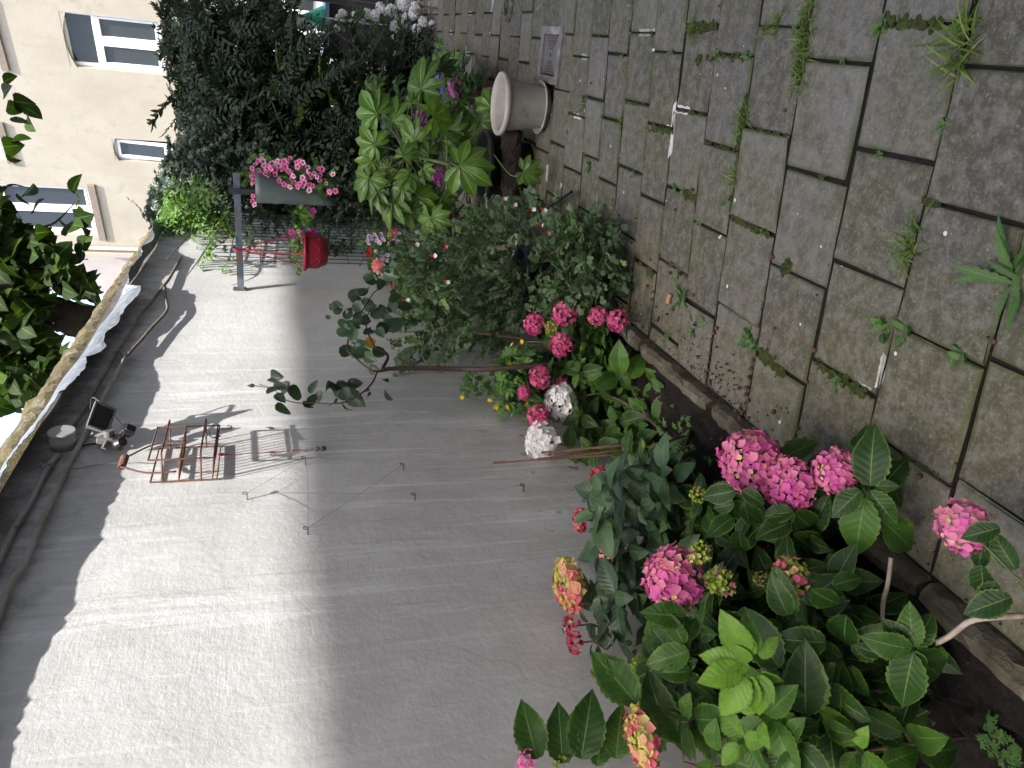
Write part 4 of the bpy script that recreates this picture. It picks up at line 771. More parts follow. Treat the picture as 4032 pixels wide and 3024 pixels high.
m = MB(); H_ = .29; m.lathe([(0, .02), (.115, .02), (.118, .03), (.148, H_ - .045), (.152, H_ - .038), (.170, H_ - .034), (.178, H_ - .020), (.176, H_ - .004), (.168, H_), (.156, H_ - .003), (.146, H_ - .03), (.132, .16), (.128, .155), (0, .15)], (gc[0], gc[1], 0), 48); m.build('pot', M_GPOT, gt, True)
m = MB(); m.lathe([(0, .0), (.120, .0), (.138, .028), (.149, .032), (.152, .038), (.147, .044), (.139, .040), (.122, .012), (0, .010)], (gc[0], gc[1], 0), 48); m.build('saucer', M_GPOT, gt, True)
# drain cover
dc = thing('drain_cover', 'grey slotted square drain cover set among the slabs beside the planter', 'drain cover', (-.01, 4.6, 0)); dcy = atZ(*c3(415, 330)); print('drain', dcy, atZ(*c3(365, 165)), atZ(*c3(345, 490)), atZ(*c3(475, 150)), atZ(*c3(440, 495)))
m = MB(); dx0, dx1, dy0, dy1 = -.17, .14, 4.43, 4.80
for (a, b, c_, d_) in ((dx0, dx1, dy0, dy0 + .05), (dx0, dx1, dy1 - .05, dy1), (dx0, dx0 + .045, dy0 + .05, dy1 - .05), (dx1 - .045, dx1, dy0 + .05, dy1 - .05)): m.box(((a + b) / 2, (c_ + d_) / 2, -.008), (b - a, d_ - c_, .04), bev=.003)
m.build('frame', M_DRAIN, dc)
m = MB(); m.box(((dx0 + dx1) / 2, (dy0 + dy1) / 2, -.014), (dx1 - dx0 - .10, dy1 - dy0 - .11, .03), bev=.002); m.build('lid', simple('drain_lid', (.13, .128, .12), (.09, .088, .085), .7, 20), dc)
m = MB(); cx, cy = (dx0 + dx1) / 2, (dy0 + dy1) / 2
for s_ in (-1, 1):
    for k in range(7): wl = .10 - .011 * k if k < 7 else .02; m.box((cx + s_ * (.10 - k * .011), cy, .0025), (.0045, .20 - k * .022, .004))
m.box((cx, cy, .0025), (.02, .012, .004)); m.build('slots', M_DEBRIS, dc)
rdc = atZ(*c3(155, 35)); dr2 = thing('gully', 'small round gully in a chipped stone surround at the far side of the patio', 'drain', (rdc[0], rdc[1], 0)); m = MB(); m.lathe([(.0, .0), (.05, .0), (.055, .008), (.062, .008), (.066, .0)], (rdc[0], rdc[1], .004), 24); m.build('grate', M_BLACK, dr2, True); m = MB(); m.lathe([(.067, .0), (.068, .014), (.10, .012), (.11, .0)], (rdc[0], rdc[1], .002), 9); m.build('surround', M_KERB, dr2)
# black folding legs lying by the salvia
lg = thing('folding_stand', 'black folded metal stand lying on the slabs between salvia and fatsia pot', 'stand', atZ(1260, 450)); m = MB()
c33 = crop(1900, 700, .27125)
def gp_(a, b, z=.02): return atZ(*c33(a, b), z)
m.tube([gp_(1290, 205, .05), gp_(930, 460, .03), gp_(700, 620, .03)], .009, 6); m.build('leg', M_BLACK, lg); m = MB(); m.tube([gp_(1530, 600, .04), gp_(1180, 850, .03), gp_(980, 980, .03)], .009, 6); m.build('leg', M_BLACK, lg)
m = MB(); m.tube([gp_(1210, 290, .045), gp_(1420, 640, .03)], .0025, 5); m.tube([gp_(1285, 280, .045), gp_(1460, 610, .03)], .0025, 5); m.build('brace', M_GREYP, lg)
# fatsia pot and bark, dark ribbed pot, terracotta wall pots
fb = np.array([-.70, 4.85, 0]); pot('plant_pot', 'big black plastic pot in shade under the fatsia', fb, .21, .16, .30, M_BLACK, n=40)
bk = thing('log', 'dark rough bark log lying across the top of the black pot', 'log', (fb[0] - .05, fb[1] - .1, .3)); m = MB(); A_, B_ = atD(1105, 285, 4.7), atD(1105, 450, 4.75)
pa = [A_ + (B_ - A_) * t for t in np.linspace(0, 1, 16)]; m.tube(pa, [.062 + rng.normal(0, .005) for _ in pa], 18); m.v = [tuple(np.array(v) + rng.normal(0, .004, 3)) for v in m.v]; m.build('bark', M_BARK, bk)
M_RIB = simple('ribbed_brown_pot', (.085, .055, .035), (.05, .033, .022), .7, 8, bs=.3)
rp = thing('plant_pot', 'brown ribbed pot half hidden behind the fatsia leaves', 'pot', (-1.2, 5.9, .2)); rc = atD(990, 478, 6.0); m = MB(); m.lathe([(0, -.20), (.10, -.20)] + [(.10 + .055 * t + .005 * math.sin(t * 46), -.20 + .36 * t) for t in np.linspace(0, 1, 46)] + [(.145, .155), (.14, .1), (0, .1)], rc, 30); m.build('pot', M_RIB, rp, True)
m = MB(); m.box(rc + [0, 0, -.36], (.34, .34, .32), bev=.02); tag(m.build('plinth_block', M_KERB, org=rc + [0, 0, -.52]), 'rough stone block carrying the brown ribbed pot', 'block')
tc = atD(858, 605, 5.35); trt = thing('wall_pot', 'terracotta half-round wall pot behind the rose leaves', 'pot', (XW, tc[1], tc[2])); m = MB(); hw_ = .17
V = []; n = 20
prf = [(.05, -.16), (.09, -.13), (.13, -.06), (.155, .02), (.17, .022), (.172, .05), (.16, .052), (.145, .03)]
for (r, z) in prf:
    for j in range(n + 1): a = -math.pi / 2 + math.pi * j / n; V.append([XW + .004 + r * math.cos(a), tc[1] + r * math.sin(a), tc[2] + z])
K = n + 1; m.add(V, [(i * K + j, i * K + j + 1, (i + 1) * K + j + 1, (i + 1) * K + j) for i in range(len(prf) - 1) for j in range(n)]); m.build('pot', M_TERRA, trt, True)
m = MB(); V = [[XW + .004, tc[1], tc[2] + .028]] + [[XW + .004 + .147 * math.cos(-math.pi / 2 + math.pi * j / n), tc[1] + .147 * math.sin(-math.pi / 2 + math.pi * j / n), tc[2] + .028] for j in range(n + 1)]; m.add(V, [(0, j + 1, j + 2) for j in range(n)]); m.build('compost', M_SOIL, trt)
bp = atZ(1170, 560); pot('plant_pot', 'dark blue glazed pot hidden beneath the salvia', np.array([-1.18, 4.15, 0]), .14, .11, .20, M_BLUEPOT)
# cork, flakes, clay pebbles
ck = atZ(*c7(1108, 415), .008); m = MB(); dck = nrm(atZ(*c7(1115, 388), .008) - atZ(*c7(1100, 442), .008)); aa = np.cross(dck, [0, 0, 1.]); m.lathe([(0, -.021), (.0095, -.021), (.0105, -.018), (.0105, .018), (.0095, .021), (0, .021)], ck, 14, rot=np.column_stack([aa, np.cross(dck, aa), dck])); tag(m.build('wine_cork', M_CORK, smooth=True, org=ck), 'wine cork lying on a mossy slab by a weed', 'cork')
def pebble(r, seed, sq=.8, mat=M_CLAY):
    g = np.random.default_rng(seed); m = MB(); m.lathe([(r * math.sin(t) * (1 + .1 * g.normal()), -r * sq * math.cos(t)) for t in np.linspace(.02, 3.12, 6)], (0, 0, 0), 8); m.v = [tuple(np.array(v) * (1 + g.normal(0, .07))) for v in m.v]; return m
pebs = [(c7, [(940, 210), (900, 185), (880, 255), (1120, 210), (1110, 262), (1125, 480), (1090, 508), (1245, 395), (995, 185), (862, 350), (855, 400), (1385, 590), (1370, 620), (1355, 660), (1350, 700), (1345, 740), (1340, 790), (1335, 840), (1445, 805), (1460, 845), (1410, 900), (1430, 998), (1280, 762), (1325, 880), (1345, 905), (1520, 945), (1565, 945), (1578, 885), (1560, 985), (1590, 830), (1600, 780), (1495, 1110), (1460, 1145), (1520, 1120), (1380, 1015), (1610, 1185), (1425, 1185), (1325, 1222), (1360, 1248), (1420, 1250), (1385, 1240), (1215, 1165), (1035, 545), (1040, 530), (1540, 1095), (1500, 1080), (1480, 1125), (1633, 580), (1385, 705), (975, 340), (860, 370), (1010, 375), (1000, 420)]), (c8, [(220, 592), (152, 458), (205, 168), (455, 722), (415, 910), (550, 872), (70, 882), (55, 945), (68, 1018), (215, 1088), (12, 948), (102, 1190), (345, 1228), (232, 1268), (296, 1272), (360, 1185), (1523, 672), (845, 940), (1080, 1470), (125, 578), (85, 790), (18, 1075), (20, 1125)]), (c4, [(283, 655), (498, 1048), (208, 1525)]), (c3, [(1140, 1245), (1240, 1128), (905, 1298), (805, 1280), (838, 1392), (820, 1385), (880, 1440), (935, 1560), (878, 1600), (885, 1620), (1110, 1620), (1115, 1562), (1135, 1570), (1045, 1515), (1205, 1640), (502, 782), (640, 495), (1245, 1130)])]
pp = None; npb = 0
for f, L in pebs:
    for (a, b) in L:
        g = atZ(*f(a, b), .008)
        if g[0] < -1.6: continue
        if npb < 4: o = pebble(.0085, npb).build('clay_pebble', M_CLAY, smooth=True); pp = (pp or []) + [o]
        else: o = pp[npb % 4].copy(); COL.objects.link(o)
        npb += 1; o.location = Vector((g + [0, 0, -.002]).tolist()); o.rotation_euler = (rng.uniform(0, 3), rng.uniform(0, 3), 0); s_ = rng.uniform(.65, 1.15); o.scale = (s_, s_, s_); tag(o, 'small round brown clay pebble rolled out of the flower bed', 'pebble', 'clay pebbles scattered by the bed')
# loose grit and dark crumbs nobody could count
P = []; 
for _ in range(420):
    x = -1.10 + abs(rng.normal(0, .07)); y = rng.choice([rng.uniform(.8, 3.5), rng.normal(2.35, .18), rng.normal(3.2, .2)]); P.append([x, y, .004])
for _ in range(500): P.append([rng.uniform(-1.6, -1.16), rng.uniform(.6, 4.2), .022])
for _ in range(150): k = rng.integers(4, 22); x = rng.uniform(-1.05, .5); P.append([x, LN[k][0] + LN[k][1] * x + rng.normal(0, .012), .003])
P = np.array(P); cube = MB(); cube.lathe([(.0, -.3), (.4, -.2), (.5, .1), (.2, .35), (0, .35)], n=6); T_CR = (np.array(cube.v), cube.f, np.tile([[.5, .5]], (len(cube.v), 1)))
kind(scatter('grit', T_CR, P, rng.normal(0, 1, P.shape) * [1, 1, .2], np.tile([[0, 0, 1.]], (len(P), 1)) + rng.normal(0, .2, P.shape), rng.uniform(.003, .009, len(P)), rng.uniform(0, 1, len(P)), M_DEBRIS), 'stuff')
# ------------------------------------------------------------------ plants
UP = np.array([0, 0, 1.])
_pt = leaf_tpl(.95, 4, 1, 1.35, .55, .35, -.22, .05, .05); T_WFLO = merge_tpl([place_tpl(_pt, [0, 0, .02 * (k % 2)], [math.sin(k * math.pi / 2), math.cos(k * math.pi / 2), .10], [0, 0, 1], 1.) for k in range(4)])
def leafpx(L, a, b, d, tone, f=None, k=1.0, dd=.0):
    if f: a, b = f(*a), f(*b)
    p, q = atD(*a, d), atD(*b, d + dd); L.add(p, q - p, TOCAM(p) + UP * .35 + rng.normal(0, .16, 3), np.linalg.norm(q - p) * k, tone)
def inpoly(x, y, poly):
    c = False; n = len(poly)
    for i in range(n):
        x1, y1 = poly[i]; x2, y2 = poly[(i + 1) % n]
        if (y1 > y) != (y2 > y) and x < (x2 - x1) * (y - y1) / (y2 - y1) + x1: c = not c
    return c
def fill(poly, d0, d1, n, zmin=.03, xmin=XW + .04, bias=1.0, xmax=9, ymax=99):
    out = []; xs = [p[0] for p in poly]; ys = [p[1] for p in poly]; tries = 0
    while len(out) < n and tries < n * 60:
        tries += 1; x = rng.uniform(min(xs), max(xs)); y = rng.uniform(min(ys), max(ys))
        if not inpoly(x, y, poly): continue
        p = atD(x, y, d0 + (d1 - d0) * rng.random() ** bias)
        if p[2] < zmin or p[0] < xmin or p[0] > xmax or p[1] > ymax: continue
        out.append(p)
    return np.array(out)
def rand_dirs(n, zlo=-.5, zhi=.5):
    a = rng.uniform(0, 2 * math.pi, n); z = rng.uniform(zlo, zhi, n); return np.column_stack([np.cos(a), np.sin(a), z])
class Leaves:
    def __init__(s): s.P = []; s.D = []; s.N = []; s.S = []; s.R = []
    def add(s, p, d, n, sz, r): s.P.append(p); s.D.append(d); s.N.append(n); s.S.append(sz); s.R.append(r)
    def build(s, name, tpl, mat, parent, **k): return scatter(name, tpl, np.array(s.P), np.array(s.D), np.array(s.N), np.array(s.S), np.array(s.R), mat, parent, **k)
def shoot(L, c, size, tone, axis=None, pairs=3, stems=None, root=None, spread=62, jit=.2, first=None):
    ax = nrm(UP + rng.normal(0, .15, 3)) if axis is None else nrm(axis)
    a = nrm(np.cross(ax, [1, .2, 0])); b = np.cross(ax, a); ph = rng.uniform(0, math.pi) if first is None else first
    for k in range(pairs):
        rr = size * (1 - .27 * (pairs - 1 - k) / max(pairs - 1, 1) * 1.6) if pairs > 1 else size
        base = c - ax * size * .22 * k; sp = math.radians(spread + 13 * k + rng.normal(0, 6))
        for s_ in (0, 1):
            t = ph + k * math.pi / 2 + s_ * math.pi + rng.normal(0, jit); h = a * math.cos(t) + b * math.sin(t); d = nrm(h * math.sin(sp) + ax * math.cos(sp)); nn = nrm(ax * math.sin(sp) - h * math.cos(sp) + rng.normal(0, .12, 3))
            L.add(base + h * size * .1, d, nn, rr * rng.uniform(.9, 1.1), np.clip(tone + rng.normal(0, .08) + .12 * (k == 0), 0, 1))
    if stems is not None and root is not None:
        root = np.asarray(root, float); mid = (c + root) / 2 + np.array([rng.normal(0, .03), rng.normal(0, .03), .04]); stems.append([root, mid, c - ax * .06, c])
def build_stems(stems, name, mat, parent, r=.005):
    m = MB()
    for P in stems: q = smooth_path(P, 4); m.tube(q, np.linspace(r * 1.2, r * .7, len(q)), 6)
    return m.build(name, mat, parent, True)
def head(parent, c, r, mat, axis, h=.72, n=70, rnd=(.5, 1.), spots=.12, fs=.30, name='flower_head', tpl=None, cover=.62, seed=0, jn=.22):
    g = np.random.default_rng(int(abs(c[0] * 9999) + abs(c[1] * 777)) + seed); ax = nrm(axis); a = nrm(np.cross(ax, [.3, 1, .1])); b = np.cross(ax, a)
    i = np.arange(n) + .5; zz = 1 - i / n * 2 * cover; th = i * 2.39996 + g.normal(0, .12, n); ss = np.sqrt(1 - zz ** 2)
    L = ss[:, None] * (np.cos(th)[:, None] * a + np.sin(th)[:, None] * b); Pn = L + zz[:, None] * ax
    rad = r * (1 + g.normal(0, .075, n)); P = c + (L + (zz[:, None] * h) * ax) * rad[:, None]
    Nn = L + (zz / h)[:, None] * ax + g.normal(0, jn, (n, 3)); D = np.cross(Nn, g.normal(0, 1, (n, 3)))
    R_ = g.uniform(rnd[0], rnd[1], n); sp = g.random(n) < spots; R_[sp] = g.uniform(0, rnd[0] * .6, sp.sum()); R_ = np.clip(R_ + .10 * np.sin(th * 1.0 + seed) + g.normal(0, .10, n), 0, 1); Sz = r * fs * g.uniform(.85, 1.2, n) * np.where(sp, .6, 1)
    return scatter(name, tpl or T_FLO, P, D, Nn, Sz, R_, mat, parent)
TOCAM = lambda p: nrm(CAM - p)
BED = lambda: np.array([rng.uniform(-1.55, -1.2), rng.uniform(1.0, 2.4), .01])
# --- near hydrangea: the big bright leaves at the photo's lower left (display coordinates)
A1 = thing('hydrangea', 'large hydrangea with bright green leaves and few blooms nearest the camera', 'hydrangea', (-1.3, 1.0, 0)); L = Leaves(); ST = []; rootA = np.array([-1.38, .95, 0])
for (x, y, d, sz, tn, pr) in [(1640, 1550, 1.60, .11, .8, 3), (1700, 1350, 1.75, .13, .5, 2), (1790, 1270, 1.85, .11, .45, 2), (1830, 1430, 1.72, .12, .45, 2), (1760, 1480, 1.7, .12, .5, 2), (1850, 1620, 1.6, .10, .75, 2), (1700, 1600, 1.6, .12, .55, 2), (1960, 1590, 1.68, .11, .5, 1), (1600, 1600, 1.62, .12, .9, 3), (1560, 1520, 1.75, .12, .55, 2), (1480, 1560, 1.75, .12, .5, 2), (1780, 1570, 1.66, .12, .45, 2), (1540, 1630, 1.7, .13, .7, 2), (1680, 1450, 1.72, .12, .5, 2), (1470, 1440, 1.85, .12, .42, 2), (1440, 1500, 1.85, .13, .4, 2)]:
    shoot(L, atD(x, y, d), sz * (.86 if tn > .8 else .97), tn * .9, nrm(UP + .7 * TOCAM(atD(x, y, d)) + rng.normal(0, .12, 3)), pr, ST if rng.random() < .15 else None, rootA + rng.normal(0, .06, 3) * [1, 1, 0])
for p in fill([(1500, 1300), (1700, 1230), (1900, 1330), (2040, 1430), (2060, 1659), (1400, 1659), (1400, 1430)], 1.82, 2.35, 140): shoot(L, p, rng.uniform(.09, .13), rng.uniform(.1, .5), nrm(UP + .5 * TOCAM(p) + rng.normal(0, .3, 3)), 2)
for (x, y, dx, dy, l) in [(1160, 1640, 1135, 1540, .13), (1255, 1640, 1275, 1525, .15), (1215, 1650, 1210, 1560, .13), (1330, 1640, 1340, 1560, .12), (1375, 1520, 1318, 1450, .15), (1480, 1600, 1410, 1490, .14), (1290, 1655, 1300, 1590, .1)]:
    p, q_ = atD(x, y, 1.78), atD(dx, dy, 1.80); L.add(p, q_ - p, TOCAM(p) + [.5, -.3, .1], l, rng.uniform(.35, .6))
for q in [(1280, 1010), (1395, 800), (1490, 835), (1550, 815), (1285, 1145), (1390, 1362), (1530, 1345), (1610, 1370), (1680, 1290), (1440, 1090), (1470, 970), (1740, 1200), (1700, 900)]: leafpx(L, (1590 + (q[0] - 1590) * .25, 1060 + (q[1] - 1060) * .25), q, 1.58, rng.uniform(.85, 1), c1c, 1.05, rng.normal(0, .02))
for q, tn in [((990, 712), .62), ((745, 930), .55), ((940, 1338), .5), ((1140, 757), .35), ((1095, 1105), .6), ((1258, 1190), .45), ((852, 805), .3), ((1235, 1040), .3)]: leafpx(L, (1035 + (q[0] - 1035) * .06, 970 + (q[1] - 970) * .06), q, 1.60, tn, c1d, 1.0, rng.normal(0, .03))
for a_, b_, tn in [((560, 1390), (582, 1050), .4), ((400, 1340), (400, 1000), .35), ((1060, 1570), (1345, 1560), .45), ((850, 1640), (1080, 1550), .6), ((250, 1080), (30, 745), .4), ((640, 770), (600, 985), .35), ((560, 600), (730, 540), .4), ((430, 620), (605, 740), .45), ((520, 930), (250, 920), .35), ((810, 1300), (790, 1290), .3), ((950, 1540), (790, 1300), .4), ((700, 1480), (650, 1330), .3), ((330, 1400), (480, 1470), .5), ((840, 1000), (700, 960), .2), ((300, 770), (200, 580), .45)]: leafpx(L, a_, b_, 1.68, tn, c1d, 1.05, rng.normal(0, .03))
for a_, b_, tn in [((1200, 980), (960, 1060), .6), ((1180, 950), (1120, 960), .5), ((1170, 930), (1080, 800), .5), ((1190, 920), (1240, 780), .5), ((1210, 1100), (1040, 1110), .45), ((900, 1280), (745, 1060), .5), ((1080, 1470), (960, 1150), .4), ((1250, 1370), (1470, 1620), .45), ((1300, 1230), (1500, 1400), .4), ((1180, 780), (960, 760), .5)]: leafpx(L, a_, b_, 1.80, tn, c1c, 1.05, rng.normal(0, .03))
L.build('leaves', T_HYD, L_HYD, A1)
pS = [atD(1520, 1659, 1.8), atD(1500, 1560, 1.85), atD(1490, 1430, 1.95), atD(1470, 1330, 1.98)]; ST.append([rootA] + pS)
build_stems(ST, 'stems', M_BSTEM, A1, .0038)
head(A1, atD(1390, 1600, 1.72), .066, P_CREAM, UP + [-.15, 0, 0], .42, 110, (.3, .9), .3, .21); head(A1, atD(1143, 1650, 1.76), .032, P_PINK, UP, .8, 26); head(A1, atD(1218, 1650, 1.78), .018, P_BUD, UP, 1.3, 22, (0, .7), .1, .3, 'flower_bud', T_BUD)
# --- pink mopheads
B1 = thing('hydrangea', 'hydrangea with five big pink blooms leaning over the kerb', 'hydrangea', (-1.3, 1.7, 0)); L = Leaves(); ST = []; rootB = np.array([-1.3, 1.75, 0])
HD = [(1613, 997, 2.10, .078, P_PINK, .80), (1700, 1047, 2.02, .066, P_PINK, .75), (1803, 1018, 1.96, .055, P_PINK, .95), (1452, 1253, 1.98, .076, P_PINK, .88)]
for (x, y, d, r, mt, h) in HD:
    c = atD(x, y, d); ax = nrm(UP * .8 + TOCAM(c) * .9); head(B1, c - ax * r * .25, r, mt, ax, h, 170, (.42, .95), .10, .185)
    cc = c - ax * r * 1.2 - UP * .02; shoot(L, cc, .115, .35, nrm(UP + .6 * TOCAM(cc)), 3, ST, rootB + rng.normal(0, .07, 3) * [1, 1, 0], 74); ST[-1].append(c - ax * r * .3)
for (x, y, d, sz, tn) in [(1620, 1110, 2.08, .12, .25), (1690, 1130, 2.02, .11, .25), (1740, 1160, 2.0, .12, .25), (1590, 1180, 2.1, .12, .2), (1460, 1340, 1.98, .12, .5), (1420, 1400, 1.98, .11, .45), (1530, 1330, 2.0, .10, .3), (1800, 1260, 1.95, .11, .45), (1660, 1280, 2.0, .11, .35), (1700, 1240, 2.0, .1, .3)]:
    c = atD(x, y, d); shoot(L, c, sz, tn, nrm(UP + .6 * TOCAM(c) + rng.normal(0, .1, 3)), 2, ST, rootB + rng.normal(0, .07, 3) * [1, 1, 0])
for p in fill([(1480, 1080), (1600, 1060), (1760, 1110), (1800, 1250), (1700, 1330), (1450, 1340)], 2.15, 2.7, 110): shoot(L, p, rng.uniform(.08, .12), rng.uniform(.05, .35), nrm(UP + .5 * TOCAM(p) + rng.normal(0, .3, 3)), 2)
c10 = crop(2500, 1650, .3918)
for a_, b_, tn in [((1010, 720), (680, 790), .3), ((1080, 720), (1290, 850), .3), ((1000, 850), (780, 900), .3), ((1090, 830), (1010, 1050), .35), ((1080, 880), (1290, 1070), .25), ((980, 990), (760, 1140), .4), ((1050, 1120), (1060, 1370), .3), ((1590, 930), (1290, 970), .3), ((1600, 940), (1870, 1170), .35), ((1590, 1160), (1930, 1400), .35), ((1560, 1040), (1270, 1150), .3), ((1590, 1200), (1380, 1390), .25), ((1400, 1440), (1380, 1640), .3)]: leafpx(L, a_, b_, 1.97, tn, c10, 1.08, rng.normal(0, .03))
for a_, b_, tn in [((1880, 1050), (1883, 933), .35), ((1900, 1060), (1955, 985), .3), ((1880, 1060), (1930, 1130), .5), ((1870, 1075), (1842, 1195), .7), ((1905, 1125), (1985, 1190), .6), ((1860, 1060), (1800, 1110), .4), ((1890, 1050), (1935, 1050), .45)]: leafpx(L, a_, b_, 1.86, tn, None, 1.1, rng.normal(0, .03))
L.build('leaves', T_HYD, L_HYD, B1); build_stems(ST, 'stems', M_BSTEM, B1, .0042)
m = MB(); m.tube(smooth_path([atD(1925, 1205, 1.82), atD(1918, 1260, 1.82), atD(1908, 1300, 1.84), atD(1906, 1345, 1.86)], 5), .0055, 7); m.build('woody_stem', M_PALESTEM, A1, True); m = MB(); m.tube(smooth_path([atD(2212, 1330, 1.5), atD(2130, 1335, 1.52), atD(2090, 1345, 1.56), atD(2050, 1375, 1.6), atD(2010, 1395, 1.63)], 5), .0062, 7); m.build('woody_stem', M_PALESTEM, A1, True)
c = atD(1710, 1247, 1.80); head(B1, c, .042, P_CREAM, nrm(UP + TOCAM(c)), .9, 60, (.3, 1), .45, .27)
for (x, y, d, r) in [(1515, 1195, 1.9, .021), (1560, 1255, 1.86, .025), (1645, 1250, 1.98, .014), (1390, 1440, 1.98, .022), (1510, 1068, 2.15, .017), (1303, 1445, 1.98, .022)]: c = atD(x, y, d); head(B1, c, r, P_BUD, nrm(UP + .4 * TOCAM(c)), 1.3, 30, (0, 1), .1, .34, 'flower_bud', T_BUD)
c = atD(1662, 1190, 2.3); head(B1, c, .03, P_PURP, UP, .9, 20)
# --- branch with a head hanging in from the patio side
C1 = thing('hydrangea_branch', 'hydrangea branch with one pale pink bloom over the slabs at the patio edge', 'hydrangea', atZ(2200, 1290)); L = Leaves(); c = atD(2083, 1138, 1.58); head(C1, c, .05, P_PINK, nrm(UP + 1.0 * TOCAM(c)), .8, 110, (.4, .85), .25, .21)
for (x, y, dx, dy, l, d) in [(2130, 1160, 2105, 1230, .075, 1.55), (2120, 1220, 2122, 1290, .085, 1.52), (2150, 1255, 2135, 1310, .09, 1.5), (2195, 1230, 2165, 1190, .08, 1.5), (2185, 1290, 2140, 1305, .09, 1.48), (2160, 1140, 2120, 1150, .07, 1.5)]:
    p, q_ = atD(x, y, d), atD(dx, dy, d + .01); L.add(p, q_ - p, TOCAM(p) + UP, l, rng.uniform(.2, .45))
L.build('leaves', T_HYD, L_HYD, C1); build_stems([[atD(2300, 1290, 1.5), atD(2212, 1260, 1.5), atD(2150, 1200, 1.52), c]], 'stems', M_STEM, C1, .003)
# --- hydrangea against the wall, blue-green leaves, crimson and cream heads
D1 = thing('hydrangea', 'hydrangea with crimson and cream blooms leaning on the wall', 'hydrangea', (-1.5, 2.2, 0)); L = Leaves(); ST = []; rootD = np.array([-1.45, 2.3, 0])
for (x, y, d, rx, mt, ax, h, n, nm, tp, rn_) in [(1228, 1262, 2.38, .074, P_CREAM, UP - [.0, .1, 0], .38, 70, 'flower_head', None, (.2, .9)), (1300, 1035, 2.7, .042, P_RED, UP + [.6, -.6, 0], .6, 34, 'flower_head', None, (.6, 1)), (1255, 1125, 2.45, .036, P_RED, UP, .6, 36, 'flower_head', None, (.3, 1)), (1240, 1352, 2.25, .033, P_RED, UP, .9, 22, 'flower_head', None, (.7, 1)), (1245, 1390, 2.2, .030, P_RED, UP, .9, 22, 'flower_head', None, (.4, 1)), (1310, 1195, 2.25, .026, P_CREAM, UP, .7, 30, 'flower_head', None, (.0, 1)), (1462, 1045, 2.5, .042, P_MAR, UP + [.7, -.7, 0], .7, 34, 'flower_head', None, (0, 1)), (1330, 1065, 2.65, .022, P_BUD, UP, 1.2, 26, 'flower_bud', T_BUD, (0, .8)), (1342, 1043, 2.6, .018, P_BUD, UP, 1.2, 22, 'flower_bud', T_BUD, (0, .6)), (1297, 1160, 2.4, .018, P_RED, UP, .8, 14, 'flower_head', None, (.6, 1)), (1385, 1300, 2.3, .02, P_RED, UP, .8, 14, 'flower_head', None, (.7, 1))]:
    c = atD(x, y, d); head(D1, c, rx, mt, nrm(ax), h, n, rn_, .2, .30, nm, tp); cc = c - UP * .05; shoot(L, cc, .085, .35, None, 2, ST, rootD + rng.normal(0, .07, 3) * [1, 1, 0], 66); ST[-1].append(c)
for p in fill([(1275, 1080), (1330, 1020), (1440, 1000), (1480, 1090), (1480, 1330), (1380, 1440), (1290, 1400), (1268, 1250), (1290, 1180)], 2.15, 3.1, 95, zmin=.08): shoot(L, p, rng.uniform(.075, .125), rng.uniform(.1, .9), nrm(UP + .3 * TOCAM(p) + rng.normal(0, .35, 3)), 2)
for p in fill([(1380, 1000), (1500, 1010), (1500, 1330), (1380, 1330)], 2.4, 3.2, 50, zmin=.03): shoot(L, p, rng.uniform(.08, .12), rng.uniform(0, .4), None, 2)
L.build('leaves', T_HYDL, L_HYDB, D1); build_stems(ST, 'stems', M_BSTEM, D1, .0038)
# --- white hydrangea with leggy stems
W_ = thing('hydrangea', 'leggy hydrangea with two white blooms and insect-eaten leaves', 'hydrangea', (-1.35, 3.0, 0)); L = Leaves(); ST = []; rw = atZ(1500, 975, .01); rw = np.array([min(rw[0], -1.25), rw[1], 0])
wh = [(1213, 866, 3.55, .072), (1170, 955, 3.35, .070)]
for (x, y, d, r) in wh: c = atD(x, y, d); ax = nrm(UP + .8 * TOCAM(c)); head(W_, c, r, P_WHITE, ax, .75, 84, (0, 1), 0, .27, tpl=T_WFLO, jn=.28)
for (x, y, d, sz, tn, pr) in [(1360, 790, 3.5, .12, .7, 2), (1320, 800, 3.55, .12, .65, 2), (1440, 850, 3.2, .12, .6, 2), (1340, 850, 3.5, .10, .5, 2), (1330, 915, 3.4, .11, .55, 2), (1375, 925, 3.35, .10, .5, 2), (1360, 960, 3.3, .11, .6, 2), (1290, 930, 3.5, .11, .45, 2), (1280, 975, 3.3, .11, .4, 2), (1300, 880, 3.6, .10, .5, 2), (1390, 975, 3.2, .08, .8, 2), (1255, 930, 3.5, .09, .4, 2), (1400, 890, 3.3, .09, .5, 1), (1350, 990, 3.2, .09, .4, 2), (1235, 975, 3.4, .09, .35, 1)]:
    c = atD(x, y, d); shoot(L, c, sz * 1.15, tn, nrm(UP + .8 * TOCAM(c) + rng.normal(0, .2, 3)), pr)
for p in fill([(1230, 790), (1330, 760), (1400, 800), (1400, 930), (1380, 985), (1290, 985), (1235, 920)], 3.45, 3.95, 46, zmin=.03): shoot(L, p, rng.uniform(.07, .11), rng.uniform(.1, .6), nrm(UP + .6 * TOCAM(p) + rng.normal(0, .3, 3)), 2)
for a_, b_, tn in [((1060, 925), (1050, 745), .8), ((1080, 920), (1120, 850), .7), ((1070, 930), (1140, 1140), .75), ((1050, 930), (945, 985), .7), ((1040, 910), (980, 840), .8), ((880, 890), (950, 745), .75), ((840, 870), (720, 830), .7), ((820, 860), (800, 700), .75), ((830, 880), (870, 960), .6), ((790, 870), (700, 935), .6), ((860, 1240), (740, 1270), .5), ((870, 1235), (955, 1160), .5), ((950, 1290), (1045, 1235), .6), ((620, 880), (690, 860), .6)]: leafpx(L, a_, b_, 3.3, tn, c7, 1.1, rng.normal(0, .05))
L.build('leaves', T_HYD, L_HYD, W_)
